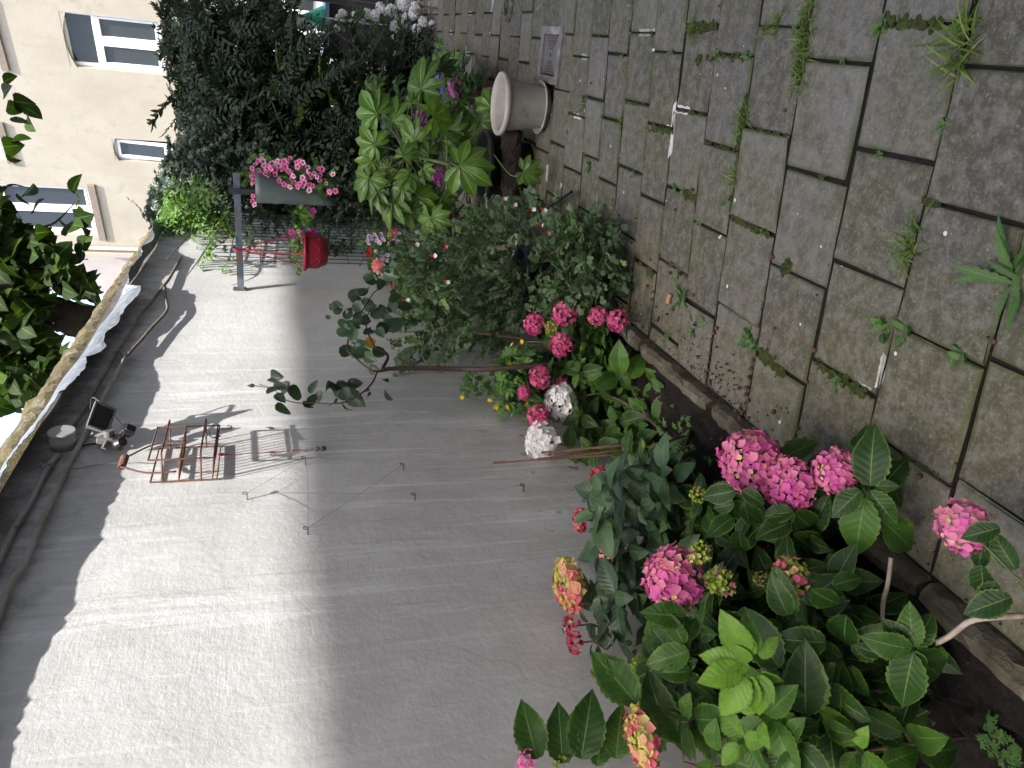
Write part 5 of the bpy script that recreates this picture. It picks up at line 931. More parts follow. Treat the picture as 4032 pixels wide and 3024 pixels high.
k1 = atD(1470, 960, 3.15); k1[2] = max(k1[2], .02)
build_stems([[atD(1480, 960, 3.1), atD(1440, 940, 3.15), atD(1400, 905, 3.25), atD(1340, 865, 3.4), atD(1290, 850, 3.5), atD(1235, 866, 3.55)], [atD(1470, 965, 3.1), atD(1400, 965, 3.2), atD(1330, 962, 3.3), atD(1260, 968, 3.35), atD(1190, 955, 3.36)], [atD(1480, 900, 3.1), atD(1465, 880, 3.15), atD(1450, 850, 3.2), atD(1430, 805, 3.3)], [atD(1400, 905, 3.25), atD(1370, 850, 3.4), atD(1345, 800, 3.5)]], 'stems', M_BSTEM, W_, .0048)
# --- middle pink clump
Mh = thing('hydrangea', 'round hydrangea clump with rose pink blooms past the white ones', 'hydrangea', (-1.25, 3.5, 0)); L = Leaves(); ST = []; rm = np.array([-1.3, 3.75, 0])
for (x, y, d, r) in [(1155, 700, 3.62, .046), (1222, 678, 3.55, .054), (1292, 683, 3.38, .040), (1336, 694, 3.25, .042), (1213, 745, 3.45, .050), (1168, 815, 3.52, .046), (1165, 900, 3.5, .050), (1133, 848, 3.56, .030), (1215, 826, 3.6, .028)]:
    c = atD(x, y, d); ax = nrm(UP * .8 + TOCAM(c) * .6); head(Mh, c, r, P_MID, ax, .9, 62, (.35, 1), .08, .27, tpl=T_WFLO, jn=.34); cc = c - ax * r; shoot(L, cc, .085, .35, None, 2, ST, rm + rng.normal(0, .1, 3) * [1, 1, 0], 70)
c = atD(1193, 710, 3.5); head(Mh, c, .026, P_BUD, UP, 1.1, 30, (.2, .9), .1, .32, 'flower_bud', T_BUD)
for (x, y, d, sz, tn) in [(1270, 740, 3.6, .10, .75), (1250, 790, 3.6, .11, .6), (1300, 760, 3.45, .10, .55), (1230, 770, 3.7, .1, .65), (1285, 810, 3.5, .09, .5), (1240, 700, 3.7, .11, .6), (1300, 720, 3.5, .09, .5)]: c = atD(x, y, d); shoot(L, c, sz, tn, None, 3)
for p in fill([(1190, 660), (1330, 680), (1340, 780), (1320, 860), (1210, 850), (1180, 780)], 3.5, 4.1, 85): shoot(L, p, rng.uniform(.06, .09), rng.uniform(.1, .55), nrm(UP + .4 * TOCAM(p) + rng.normal(0, .3, 3)), 2)
L.build('leaves', T_HYDL, L_HYD, Mh); build_stems(ST, 'stems', M_BSTEM, Mh, .004)
# --- greater celandine, yellow flowers
Ce = thing('celandine', 'celandine with small yellow flowers against the wall', 'wildflower', (-1.5, 3.6, 0)); L = Leaves()
for p in fill([(1075, 790), (1100, 760), (1160, 760), (1190, 800), (1165, 870), (1160, 930), (1120, 925), (1085, 925), (1065, 905), (1080, 850), (1060, 800)], 3.6, 4.05, 430): L.add(p, rand_dirs(1)[0], UP * .7 + TOCAM(p) * .7 + rng.normal(0, .35, 3), rng.uniform(.03, .055), rng.uniform(.2, .8))
for p in fill([(990, 830), (1010, 800), (1075, 830), (1085, 860), (1050, 880), (1010, 865)], 3.75, 4.0, 70): L.add(p, rand_dirs(1)[0], UP * .7 + TOCAM(p) * .7 + rng.normal(0, .35, 3), rng.uniform(.02, .04), rng.uniform(.1, .5))
L.build('leaves', T_CEL, L_CEL, Ce)
yf = [c7(235, 672), c7(175, 690), c7(158, 803), c7(120, 895), c7(83, 1060), c7(148, 1060), c7(262, 1045), c7(75, 1178), c7(42, 1022), c6(1385, 1005), c6(1580, 1060), c6(1650, 1060), c6(1625, 895), c6(1550, 1020), c6(1585, 1178), (1128, 738)]
P = np.array([atD(x, y, 3.62) for x, y in yf]); each('flower', T_FLO, P, rng.normal(0, 1, P.shape), np.array([TOCAM(p) + [.2, 0, .4] for p in P]), .0125, rng.random(len(P)), P_YEL, Ce)
build_stems([[np.array([-1.45 + rng.normal(0, .04), 3.75 + rng.normal(0, .1), 0]), p - UP * .25, p - UP * .02] for p in P], 'stems', M_STEM, Ce, .0018)
# --- rose
Ro = thing('rose_bush', 'tall bare-stemmed rose with dark leaves and one pale pink bloom', 'rose', (-1.35, 3.7, 0)); X_ = XW + .22
def RP(x, y, o=.22): return atX(x, y, XW + o)
rt = RP(1140, 790, .3); rt0 = np.array([rt[0] + .03, rt[1], .0])
m = MB(); m.tube(smooth_path([rt0, RP(1075, 796, .27), RP(1000, 797), RP(920, 795), RP(850, 796), RP(825, 799)], 4), np.linspace(.0125, .0095, 21), 9)
def br_(pl, r0, r1, o=.22): q = smooth_path([RP(x, y, o + oo) for (x, y, oo) in pl], 4); m.tube(q, np.linspace(r0, r1, len(q)), 7); return q
br_([(850, 796, 0), (815, 803, 0), (795, 795, .01), (770, 775, .02), (750, 750, .03), (765, 700, .06), (790, 660, .1), (810, 630, .14), (845, 610, .2)], .006, .0028)
br_([(825, 799, 0), (838, 770, .0), (822, 755, .02), (808, 748, .03), (790, 700, .08), (800, 665, .14)], .008, .003)
br_([(815, 803, 0), (803, 828, 0), (780, 850, -.02), (745, 868, -.05), (715, 872, -.06), (680, 870, -.08), (640, 870, -.1), (610, 860, -.1), (590, 840, -.11), (560, 830, -.12)], .0045, .0014)
th = MB()
for t in np.linspace(0, 1, 26): c = RP(1100 - 270 * t, 796 + rng.choice([-1, 1]) * 4, .22); th.tube([c, c + [0, rng.choice([-1, 1]) * .02, .004]], [.003, .0004], 4)
m.build('stem', M_DSTEM, Ro, True); th.build('thorns', M_DSTEM, Ro)
cr = crop(1300, 850, .45208); L = Leaves(); Lc = Leaves()
rl = [(345, 565, .07, 1), (300, 660, .075, 1), (205, 690, .07, 1), (240, 790, .07, 1), (320, 770, .08, 1), (400, 850, .065, 1), (465, 860, .065, 1), (545, 800, .07, 1), (560, 710, .06, 1), (640, 770, .08, 1), (545, 950, .085, 1), (450, 980, .07, 1), (130, 1170, .075, 0), (240, 1190, .075, 0), (420, 1190, .075, 0), (330, 1230, .065, 0), (560, 345, .075, 2), (530, 440, .08, 2), (510, 510, .075, 2), (430, 600, .06, 2), (45, 780, .05, 1), (60, 830, .04, 1), (180, 950, .06, 1), (130, 990, .07, 1), (200, 1040, .06, 1), (270, 1080, .06, 1), (340, 1010, .055, 1), (290, 900, .06, 1), (150, 860, .055, 1), (110, 940, .05, 1), (230, 1110, .05, 1), (100, 1010, .05, 1), (70, 760, .04, 1), (20, 800, .035, 1)]
rl += [(a + rng.normal(0, 34), b + rng.normal(0, 34), l * .72, k) for (a, b, l, k) in rl if b < 1150]
for (a, b, l, k) in rl:
    x, y = cr(a, b); o = {0: .22, 1: .32, 2: .45}[k] + rng.uniform(-.04, .04); p = RP(x, y, o); d = np.array([rng.normal(0, .4), rng.normal(0, .7), -.6 + rng.normal(0, .6)]); d = nrm(d); L.add(p - d * l * .5, d, TOCAM(p) + UP * .3 + rng.normal(0, .3, 3), l * 1.3, rng.uniform(.25, .75))
for (a, b, l) in [(275, 870, .065), (300, 930, .055), (260, 960, .06), (390, 975, .085), (320, 1075, .08), (340, 940, .06), (500, 945, .06), (540, 990, .05), (585, 945, .075), (470, 1050, .06), (620, 1035, .065), (650, 960, .075), (740, 1000, .095), (700, 1065, .06), (740, 920, .06), (670, 930, .055), (300, 1000, .05), (620, 940, .06), (690, 985, .07), (260, 905, .05), (490, 1020, .05), (855, 830, .05), (925, 900, .05), (940, 985, .06), (830, 990, .035), (850, 850, .04), (820, 960, .03)]:
    x, y = c6(a, b); p = RP(x, y, .10 + rng.uniform(-.02, .04)); d = nrm(np.array([.3 * rng.normal(), rng.choice([-1, 1]) * .6 + rng.normal(0, .3), -.4 + rng.normal(0, .5)])); L.add(p - d * l * .5, d, TOCAM(p) + UP * .3 + rng.normal(0, .4, 3), l * 1.25, rng.uniform(.1, .65))
L.build('leaves', T_ROSE, L_ROSE, Ro)
x, y = cr(350, 1120); p = RP(x, y, .24); L2 = Leaves(); L2.add(p + [0, 0, .03], [0.1, .5, -.9], TOCAM(p), .078, .8); L2.build('yellow_leaf', T_ROSE, L_YROSE, Ro)
x, y = cr(445, 435); p = RP(x, y, .42); g = np.random.default_rng(3)
Pn = []; Dn = []; Nn = []; Sn = []
for k in range(3):
    for j in range(5 + k * 2):
        a = 2 * math.pi * j / (5 + 2 * k) + k; rr = .010 + .010 * k; v = np.array([math.cos(a), math.sin(a) * .6, math.sin(a) * .8]); Pn.append(p + v * rr * .4); Dn.append(v + UP * (1.1 - .3 * k)); Nn.append(v * -1 + UP * .6 + TOCAM(p) * .4); Sn.append(.035 + .006 * k)
scatter('bloom', leaf_tpl(.9, 4, 2, 1.1, .5, .5, -.3), np.array(Pn), np.array(Dn), np.array(Nn), np.array(Sn), g.random(len(Pn)), P_ROSE, Ro)
bq = atX(545, 833, XW + .10); m = MB(); m.lathe([(.001, -.012), (.008, -.006), (.010, .002), (.006, .012), (.001, .022)], bq, 10); m.build('bud', simple('rose_bud', (.22, .09, .06), (.12, .08, .04), .7, 30), Ro, True)
m = MB(); m.tube(smooth_path([atX(590, 840, XW + .11), atX(570, 836, XW + .10), bq], 4), .0018, 5); m.build('bud_stalk', M_BSTEM, Ro)
# --- salvia
Sa = thing('salvia_bush', 'bushy small-leaved salvia dotted with red and white flowers', 'shrub', (-1.1, 4.0, 0))
pol = [(885, 545), (915, 505), (1000, 500), (1040, 455), (1110, 440), (1190, 455), (1215, 480), (1280, 478), (1320, 510), (1342, 560), (1342, 625), (1290, 660), (1200, 650), (1150, 655), (1110, 700), (1075, 770), (1020, 775), (960, 770), (905, 735), (885, 640)]
P = np.vstack([fill(pol, 3.75, 4.9, 760, bias=.8), fill([(1200, 480), (1290, 478), (1335, 520), (1342, 625), (1290, 660), (1200, 650)], 3.45, 4.1, 330, zmin=.02), fill([(860, 740), (960, 740), (990, 790), (930, 800), (880, 790)], 4.0, 4.3, 14)])
ctr = np.array([-1.15, 4.15, .05]); out = P - ctr; D = out / np.linalg.norm(out, axis=1)[:, None] * .8 + rng.normal(0, .5, P.shape) + [.05, -.1, .25]
scatter('foliage', SP_SAL, P, D, UP + rng.normal(0, .6, P.shape) + np.array([TOCAM(p) for p in P]) * .7, rng.uniform(.08, .125, len(P)), np.clip(rng.normal(.5, .22, len(P)), 0, 1), L_SAL, Sa)
build_stems([[ctr + rng.normal(0, .05, 3) * [1, 1, 0], (p + ctr) / 2 + [0, 0, .06], p] for p in P[rng.choice(len(P), 34)]], 'stems', M_BSTEM, Sa, .0025)
fpt = [c3(128, 1178), c3(188, 1215), c3(365, 1248), c3(352, 1338), c3(722, 1388), c3(520, 1495), c3(388, 1388), c3(298, 1243), cr(905, 348), cr(1015, 580), cr(1022, 268), cr(748, 248), cr(665, 733), c6(1220, 160), c6(1115, 95), c6(1300, 108), c7(720, 28)]
P = np.array([atD(x, y, min(3.75, (CAMZ / -rayd(x, y)[2]) - .12 if rayd(x, y)[2] < 0 else 9)) for x, y in fpt])
each('red_lip', T_OBT, P, rng.normal(0, .3, P.shape) + UP, np.array([TOCAM(p) for p in P]), .020, rng.random(len(P)), P_SALR, Sa)
each('white_lip', T_FLO, P - [0, 0, .006], rng.normal(0, .6, P.shape) - UP, np.array([TOCAM(p) for p in P]), .0125, rng.random(len(P)), P_WHITE, Sa)
# --- fatsia
Fa = thing('fatsia', 'fatsia with large glossy hand-shaped leaves in the black pot', 'shrub', (fb[0], fb[1], .3)); L = Leaves(); Lp = Leaves(); ST = []
hub1, hub2 = atD(*c2(1200, 915), 4.85), atD(*c2(1460, 975), 4.75); fbase = np.array([fb[0], fb[1], .26])
m = MB(); q = smooth_path([fbase, (fbase + hub2) / 2 + [.0, 0, .03], hub2, (hub1 + hub2) / 2, hub1], 5); m.tube(q, np.linspace(.016, .008, len(q)), 8)
fl_list = [(1525, 985, 165, 4.55, (1.0, -.15)), (1365, 690, 145, 4.65, (.1, .0)), (1295, 530, 150, 4.75, (-.4, -1)), (1355, 1290, 130, 4.7, (.3, 1)), (1260, 830, 110, 4.8, (-.7, -.6)), (1035, 680, 135, 4.8, (-.9, -.8)), (1130, 720, 125, 4.85, (-.3, -1)), (1020, 860, 115, 4.85, (-1, -.5)), (990, 1060, 135, 4.8, (-.3, 1)), (1130, 1190, 120, 4.8, (-.4, .8)), (1190, 1180, 100, 4.9, (.0, .9)), (1190, 930, 90, 4.7, (.1, -.5)), (1060, 930, 95, 4.9, (-.9, .2)), (1225, 1040, 90, 4.7, (-.1, .7)), (1180, 1110, 90, 4.75, (-.2, .8)), (1230, 1250, 100, 4.85, (.2, 1)), (1265, 1170, 110, 4.85, (.5, .6)), (1640, 720, 130, 4.95, (.5, -.6)), (1700, 930, 110, 4.9, (.8, 0)), (1450, 760, 100, 4.9, (.3, -.3)), (1560, 800, 100, 5.0, (.4, .1)), (1710, 640, 110, 4.75, (.5, -.6)), (1100, 1000, 80, 4.9, (-.5, .3)), (1390, 1180, 80, 4.95, (.4, .6)), (1000, 960, 85, 4.9, (-1, .2))]
crx = R[:, 0]; cry = R[:, 1]
for (a, b, r, d, dr) in fl_list:
    p = atD(*c2(a, b), d); dd = nrm(crx * dr[0] - cry * dr[1] + .15 * rng.normal(0, 1, 3)); nn = nrm(TOCAM(p) * 1.0 + UP * .55 + rng.normal(0, .22, 3)); sz = r * .663 * d / F * rng.uniform(1.25, 1.5); hb = hub2 if a > 1330 else hub1
    tgt_ = L if rng.random() < .72 else Lp
    tgt_.add(p, dd, nn, sz, np.clip(rng.normal(.62, .16) - .25 * (a > 1590), 0, 1)); pp_ = smooth_path([hb + rng.normal(0, .02, 3), (hb + p) / 2 + [0, 0, -.015] - nn * .04, p], 4); m.tube(pp_, .0042, 6)
for p in fill([(790, 200), (860, 130), (940, 130), (1010, 220), (1040, 300), (1020, 420), (960, 490), (880, 480), (800, 400), (780, 300)], 4.75, 5.15, 26, xmin=-1.5, zmin=.3):
    sp_ = p - (hub1 + hub2) / 2; (Lp if rng.random() < .5 else L).add(p, nrm(sp_ + rng.normal(0, .1, 3) + UP * .02), nrm(TOCAM(p) * .7 + UP * .8 + rng.normal(0, .35, 3)), rng.uniform(.09, .15), np.clip(rng.normal(.45, .2), 0, 1)); m.tube(smooth_path([hub1, (hub1 + p) / 2 - [0, 0, .02], p], 4), .0035, 5)
p = atD(*c3(245, 1020), 4.35); L.add(p, nrm(crx * .8 - cry * .3), nrm(UP + TOCAM(p) * .5), .13, .45); m.tube(smooth_path([fbase + [.12, -.1, .02], p + [-.03, .05, .06], p], 4), .004, 6)
L.build('leaves', T_FAT, L_FAT, Fa); Lp.build('young_leaves', T_FAT2, L_FAT, Fa); m.build('stems', M_STEM, Fa, True)
# --- shade filler plants behind the fatsia: purple-pink hydrangea, blue geranium
Pu = thing('hydrangea', 'hydrangea with purple pink blooms behind the fatsia and pale planter', 'hydrangea', (-.7, 6.0, 0)); L = Leaves(); ST = []; rp_ = np.array([-.6, 5.9, 0])
for (x, y, d, r) in [(987, 190, 5.7, .06), (1025, 213, 5.5, .058), (1060, 207, 5.4, .052), (909, 257, 5.4, .055), (953, 380, 5.3, .058), (1075, 362, 5.1, .05), (982, 240, 5.6, .035), (921, 284, 5.4, .03), (1098, 255, 5.2, .03)]:
    c = atD(x, y, d); head(Pu, c, r, P_PURP, nrm(UP * .8 + TOCAM(c)), .8, 36, (0, 1), .05, .36); shoot(L, c - UP * .05, .09, .5, None, 2, ST, rp_ + rng.normal(0, .1, 3) * [1, 1, 0])
for p in fill([(950, 130), (1010, 120), (1040, 150), (1075, 160), (1085, 230), (1060, 300), (1000, 300), (950, 230)], 5.3, 6.1, 80, xmin=-1.5): shoot(L, p, rng.uniform(.08, .12), rng.uniform(.3, .85), None, 2)
for p in fill([(900, 250), (1100, 250), (1120, 440), (1000, 480), (900, 430)], 5.3, 6.0, 60, xmin=-1.5): shoot(L, p, rng.uniform(.08, .11), rng.uniform(0, .35), None, 2)
L.build('leaves', T_HYDL, L_HYD, Pu); build_stems(ST, 'stems', M_BSTEM, Pu, .004)
Bg = thing('geranium', 'low violet blue geranium creeping at the hedge foot', 'wildflower', (-.1, 7.2, 0)); P = np.array([atD(x, y, 6.3) for x, y in [(945, 104), (950, 155), (941, 163), (955, 190), (958, 198)]]); each('flower', T_FLO5, P, rng.normal(0, 1, P.shape), np.array([TOCAM(p) for p in P]), .034, rng.random(len(P)), P_BLU, Bg)
L = Leaves()
for p in fill([(940, 90), (985, 100), (1000, 130), (960, 160), (930, 130)], 6.2, 6.9, 60, xmin=-1.5): L.add(p, rand_dirs(1)[0], UP + rng.normal(0, .4, 3), rng.uniform(.03, .06), rng.uniform(.1, .7))
L.build('leaves', T_CEL, L_GER, Bg)
# --- white-headed hydrangea by the path
Wf = thing('hydrangea', 'far hydrangea covered in faded white blooms beside the path', 'hydrangea', (-.1, 8.6, 0)); cw = crop(1100, 0, .31646)
hw = [(1550, 50, 70), (1255, 90, 50), (1400, 130, 62), (1690, 85, 50), (1670, 170, 60), (1580, 225, 50), (1440, 325, 55), (1600, 340, 42), (1790, 275, 50), (1900, 305, 42), (1710, 360, 52), (1100, 170, 50), (1200, 195, 60), (1040, 270, 30), (905, 285, 40), (780, 160, 38), (730, 210, 28), (820, 170, 26), (930, 180, 30), (720, 350, 35), (1290, 145, 46), (1550, 270, 30), (935, 500, 22), (1700, 440, 24), (1420, 460, 22), (1190, 560, 16)]
L = Leaves(); ST = []
for (a, b, r) in hw:
    x, y = cw(a, b); d = 7.6 + (1900 - a) * .0006; c = atD(x, y, d); head(Wf, c, r * .31646 * d / F * 1.05, P_DRY, nrm(UP * .6 + TOCAM(c)), .9, 34, (0, 1), 0, .38); ST.append([np.array([.0, 8.3, 0]) + rng.normal(0, .12, 3) * [1, 1, 0], c - [0, 0, .2], c])
    if a > 600: shoot(L, c - UP * .05, .10, .3, None, 2)
for p in fill([(760, 30), (850, 20), (930, 60), (945, 110), (900, 150), (780, 140), (740, 90)], 7.7, 8.6, 110, xmin=-1.5, xmax=.25): shoot(L, p, rng.uniform(.08, .12), rng.uniform(0, .4), None, 2)
L.build('leaves', T_HYDL, L_HYD, Wf); build_stems(ST, 'stems', M_BSTEM, Wf, .005)
# --- hedge
Hg = thing('hedge', 'big dark evergreen hedge closing the end of the patio', 'hedge', (-.9, 8.2, 0))
hp_ = [(395, 0), (345, 20), (352, 90), (380, 140), (385, 200), (380, 250), (400, 300), (380, 360), (440, 400), (560, 450), (800, 480), (940, 470), (960, 300), (940, 150), (860, 120), (730, 150), (690, 135), (650, 95), (600, 35), (540, 0)]
P = fill(hp_, 7.0, 9.0, 1500, xmin=-2.6, bias=.7); D = rand_dirs(len(P), -.7, .4) + np.array([.0, -.35, -.15])
scatter('foliage', SP_HEDGE, P, D, np.array([TOCAM(p) for p in P]) * .6 + UP + rng.normal(0, .4, P.shape), rng.uniform(.28, .5, len(P)), np.clip(rng.normal(.45, .25, len(P)), 0, .93), L_HEDGE, Hg)
P = fill(hp_, 7.6, 9.2, 1900, xmin=-2.6); scatter('inner_foliage', SP_HEDGE2, P, rand_dirs(len(P)), rng.normal(0, 1, P.shape) + UP, rng.uniform(.25, .45, len(P)), np.clip(rng.normal(.3, .2, len(P)), 0, .9), L_HEDGE, Hg)
P = fill([(600, 130), (720, 130), (730, 230), (560, 230)], 7.2, 8.4, 40, xmin=-2); scatter('yellow_green_shoots', SP_HEDGE2, P, rand_dirs(len(P)), rng.normal(0, 1, P.shape) + UP, .25, np.ones(len(P)) * .99, L_HEDGE, Hg)
# arching shoots against the cream wall
m = MB(); tips = [[(400, 200), (370, 215), (345, 240), (328, 268)], [(395, 60), (372, 78), (350, 95)], [(420, 130), (395, 150), (368, 170)], [(400, 320), (375, 345), (360, 352)], [(395, 20), (370, 30), (352, 55)], [(385, 100), (362, 100), (345, 118)]]; L = Leaves()
for tpz in tips:
    q = smooth_path([atD(x, y, 7.9) for x, y in tpz], 5); m.tube(q, np.linspace(.006, .002, len(q)), 5)
    for i in range(2, len(q)):
        for s_ in (-1, 1): d = nrm((q[i] - q[i - 1]) / np.linalg.norm(q[i] - q[i - 1]) + s_ * crx * .4 + rng.normal(0, .3, 3) - s_ * cry * .6); L.add(q[i], d, TOCAM(q[i]) + rng.normal(0, .5, 3), rng.uniform(.06, .10), rng.uniform(.2, .6))
m.build('arching_shoots', M_BSTEM, Hg); L.build('shoot_leaves', T_LAN, L_HEDGE, Hg)
build_stems([[np.array([rng.uniform(-1.8, -.2), rng.uniform(8.2, 8.8), 0]), np.array([rng.uniform(-2, .0), rng.uniform(8., 8.9), 1.0]), p] for p in P[:1].tolist() + fill(hp_, 7.9, 8.8, 16, xmin=-2.4).tolist()], 'branches', M_BSTEM, Hg, .007)
# --- ivy over the wall end, jasmine on it
Iv = thing('ivy', 'dark ivy mounded over the far end of the wall', 'climber', (XW, 7.6, 0)); ip = [(312, 440), (330, 400), (345, 350), (375, 330), (400, 295), (460, 300), (520, 330), (700, 380), (820, 400), (830, 470), (690, 478), (500, 475), (440, 500), (345, 505), (310, 480)]
P = fill(ip, 6.9, 8.2, 1500, xmin=-2.7, zmin=.05); D = rand_dirs(len(P), -.9, .1)
scatter('foliage', SP_IVY, P, D, np.array([TOCAM(p) for p in P]) + rng.normal(0, .4, P.shape) + UP * .3, rng.uniform(.22, .34, len(P)), np.clip(rng.normal(.4, .2, len(P)), 0, 1), L_IVY, Iv)
build_stems([[np.array([XW + .1, 7.5 + rng.normal(0, .1), 0]), np.array([XW + rng.normal(0, .2), 7.6, 1.2]), p] for p in P[:18]], 'stems', M_BSTEM, Iv, .008)
Ja = thing('jasmine', 'sunlit bright green jasmine trailing over the wall top', 'climber', (XW + .05, 6.6, 0)); jp_ = [(350, 440), (390, 425), (440, 430), (480, 470), (500, 520), (470, 580), (430, 590), (385, 560), (350, 520), (335, 480)]
P = fill(jp_, 6.0, 6.9, 230, xmin=XW + .02, zmin=1.0); P = np.vstack([P, fill([(450, 540), (490, 560), (500, 620), (440, 625), (380, 590)], 5.3, 5.7, 10, xmin=XW + .02, zmin=1)])
scatter('foliage', SP_JAS, P, rand_dirs(len(P), -.9, .3), np.array([TOCAM(p) for p in P]) * .6 + UP + rng.normal(0, .4, P.shape), rng.uniform(.11, .19, len(P)), rng.uniform(.2, 1, len(P)), L_JAS, Ja)
ST = [[atX(480, 480, XW + .1), atX(420, 500, XW + .2), atX(360, 560, XW + .12)], [atX(480, 480, XW + .1), atX(430, 560, XW + .12), atX(400, 600, XW + .08)], [np.array([XW + .08, 7.0, .0]), np.array([XW + .1, 6.9, 1.2]), atX(440, 470, XW + .15)], [atD(395, 385, 6.8), atD(350, 480, 6.7), atD(300, 520, 6.7)]]
build_stems(ST, 'stems', M_BSTEM, Ja, .004)
# climber on the trellis
Tc = thing('trellis_climber', 'sparse dark climber threaded through the black wire trellis', 'climber', (XW + .05, 6.9, .2)); P = []
for (yc, w_, z0_, z1_, n) in [(6.9, .18, .5, 2.0, 70), (6.45, .12, .8, 1.9, 40), (6.15, .14, .95, 1.35, 60), (7.2, .15, .3, 2.1, 70), (6.0, .1, 1.6, 2.1, 14)]: P += [[XW + rng.uniform(.02, .1), yc + rng.normal(0, w_ * .6), rng.uniform(z0_, z1_)] for _ in range(n)]
P = np.array(P); scatter('foliage', SP_IVY, P, rand_dirs(len(P), -1, .6), np.array([TOCAM(p) for p in P]) + rng.normal(0, .4, P.shape), rng.uniform(.12, .2, len(P)), rng.uniform(.5, 1, len(P)), L_IVY, Tc)
build_stems([[np.array([XW + .04, yc, .1]), np.array([XW + .04, yc + rng.normal(0, .1), 1]), np.array([XW + .04, yc + rng.normal(0, .1), 1.95])] for yc in (6.5, 6.9, 7.2, 6.2)], 'stems', M_BSTEM, Tc, .003)
# --- flowers in the pouch, red basket, terracotta pot
def bedding(name, label, cat, loc, greens, flowers, lm, pm, fsz, tpl=T_FLO5, lsz=(.05, .09), gtone=(.2, .8)):
    t = thing(name, label, cat, loc); scatter('foliage', SP_SAL, greens, rand_dirs(len(greens), -.6, .8), np.array([TOCAM(p) for p in greens]) + rng.normal(0, .5, greens.shape), rng.uniform(*lsz, len(greens)), rng.uniform(*gtone, len(greens)), lm, t)
    for (nm, P, mt) in flowers:
        P = np.array(P); Z = np.array([TOCAM(p) for p in P]) + UP * .3 + rng.normal(0, .35, P.shape); each(nm, tpl, P, np.cross(Z, rng.normal(0, 1, P.shape)), Z, fsz * rng.uniform(.8, 1.15, len(P)), rng.random(len(P)), mt, t)
    return t
gcr = fill([(528, 355), (545, 340), (600, 345), (680, 360), (730, 380), (735, 415), (700, 420), (640, 410), (560, 410), (530, 390)], BY * 1.0 - .16, BY + .02, 130, xmin=-1.3)
fpz = [c2(*p) for p in [(290, 1000), (310, 975), (325, 955), (345, 945), (355, 960), (300, 1030), (285, 1050), (330, 1010), (320, 1040), (345, 1030), (355, 1050), (370, 1015), (385, 1030), (360, 985), (385, 985), (300, 1075), (290, 1095), (340, 1060), (375, 1055), (375, 1040), (425, 1010), (427, 1037), (440, 955), (460, 960), (480, 960), (448, 985), (470, 1005), (487, 990), (495, 960), (515, 940), (520, 1030), (535, 1045), (520, 1060), (540, 1085), (515, 1110), (480, 1095), (450, 1075), (455, 1095), (555, 965), (575, 955), (590, 965), (560, 990), (600, 990), (620, 995), (610, 1045), (605, 1060), (590, 1055), (635, 1035), (645, 1050), (660, 1030), (685, 1000), (705, 1005), (675, 1050), (695, 1040), (600, 1085), (590, 1100), (615, 1095), (635, 1100), (630, 1130), (575, 1090), (560, 1110), (770, 1035), (785, 1135), (750, 1140), (730, 1090), (295, 1165), (293, 1195), (305, 1215), (690, 1070), (650, 1105), (620, 1020), (505, 1015), (400, 1000), (410, 970)]]
fpos = [atD(x, y, BY * .985 - .02 + rng.normal(0, .02)) for (x, y) in fpz]; dpt = -(R.T @ (np.array([pt_[0] + .1, BY, 1.5]) - CAM))[2]
fpos = [atD(x, y, dpt - .10 + rng.normal(0, .02)) for (x, y) in fpz]; gcr = fill([(528, 355), (545, 340), (600, 345), (680, 360), (730, 380), (735, 415), (700, 420), (640, 410), (560, 410), (530, 390)], dpt - .08, dpt + .06, 130, xmin=-1.4)
bedding('trailing_flowers', 'mass of pink and white starred flowers spilling from the hanging pouch', 'flowers', (pt_[0] + .1, BY, pt_[2]), gcr, [('bloom', fpos, P_CAL)], L_CEL, P_CAL, .021)
dpb = -(R.T @ (np.array([cbk[0], BY, rz]) - CAM))[2]
g2 = fill([(645, 500), (655, 500), (655, 575), (640, 570), (630, 520)], dpb - .08, dpb + .08, 26, xmin=-1.55); g2 = np.vstack([g2, fill([(640, 440), (680, 440), (690, 470), (655, 500), (635, 500)], dpb + .1, dpb + .2, 30, xmin=-1.55)])
mp_ = [atD(*c2(a, b), dpb + (.12 if b < 1300 else 0)) for (a, b) in [(595, 1212), (650, 1255), (525, 1380), (630, 1375), (655, 1385), (548, 1415), (538, 1495), (570, 1385), (575, 1420), (560, 1405)]]
bedding('petunia', 'sparse magenta petunia in the red hanging basket', 'flowers', (cbk[0], BY, rz - .03), g2, [('bloom', mp_, P_MAG)], L_CEL, P_MAG, .026, gtone=(.5, 1))
dpt2 = -(R.T @ (np.array([XW + .1, tc[1], .9]) - CAM))[2]
g3 = fill([(790, 520), (830, 500), (880, 510), (890, 560), (870, 600), (810, 610), (785, 560)], dpt2 - .12, dpt2 + .2, 130)
wf_ = [atD(*cr(a, b), dpt2 - .1 + rng.normal(0, .02)) for (a, b) in [(340, 178), (325, 212), (365, 195), (400, 183), (410, 215), (430, 232), (455, 195), (448, 155), (335, 240), (520, 235), (590, 228), (597, 150), (560, 165), (400, 310), (400, 375), (455, 372), (497, 388), (500, 340), (540, 298), (550, 195), (385, 165), (470, 210), (350, 200)]]
rf_ = [atD(*cr(a, b), dpt2 - .1) for (a, b) in [(530, 180), (527, 142), (565, 142), (345, 290), (340, 325), (330, 345)]]
bedding('bedding_flowers', 'bushy lilac, white and red bedding flowers filling the terracotta wall pot', 'flowers', (XW + .08, tc[1], tc[2]), g3, [('lilac_bloom', wf_, P_LIL), ('red_bloom', rf_, P_SALR)], L_CEL, P_LIL, .018, gtone=(.3, .9))
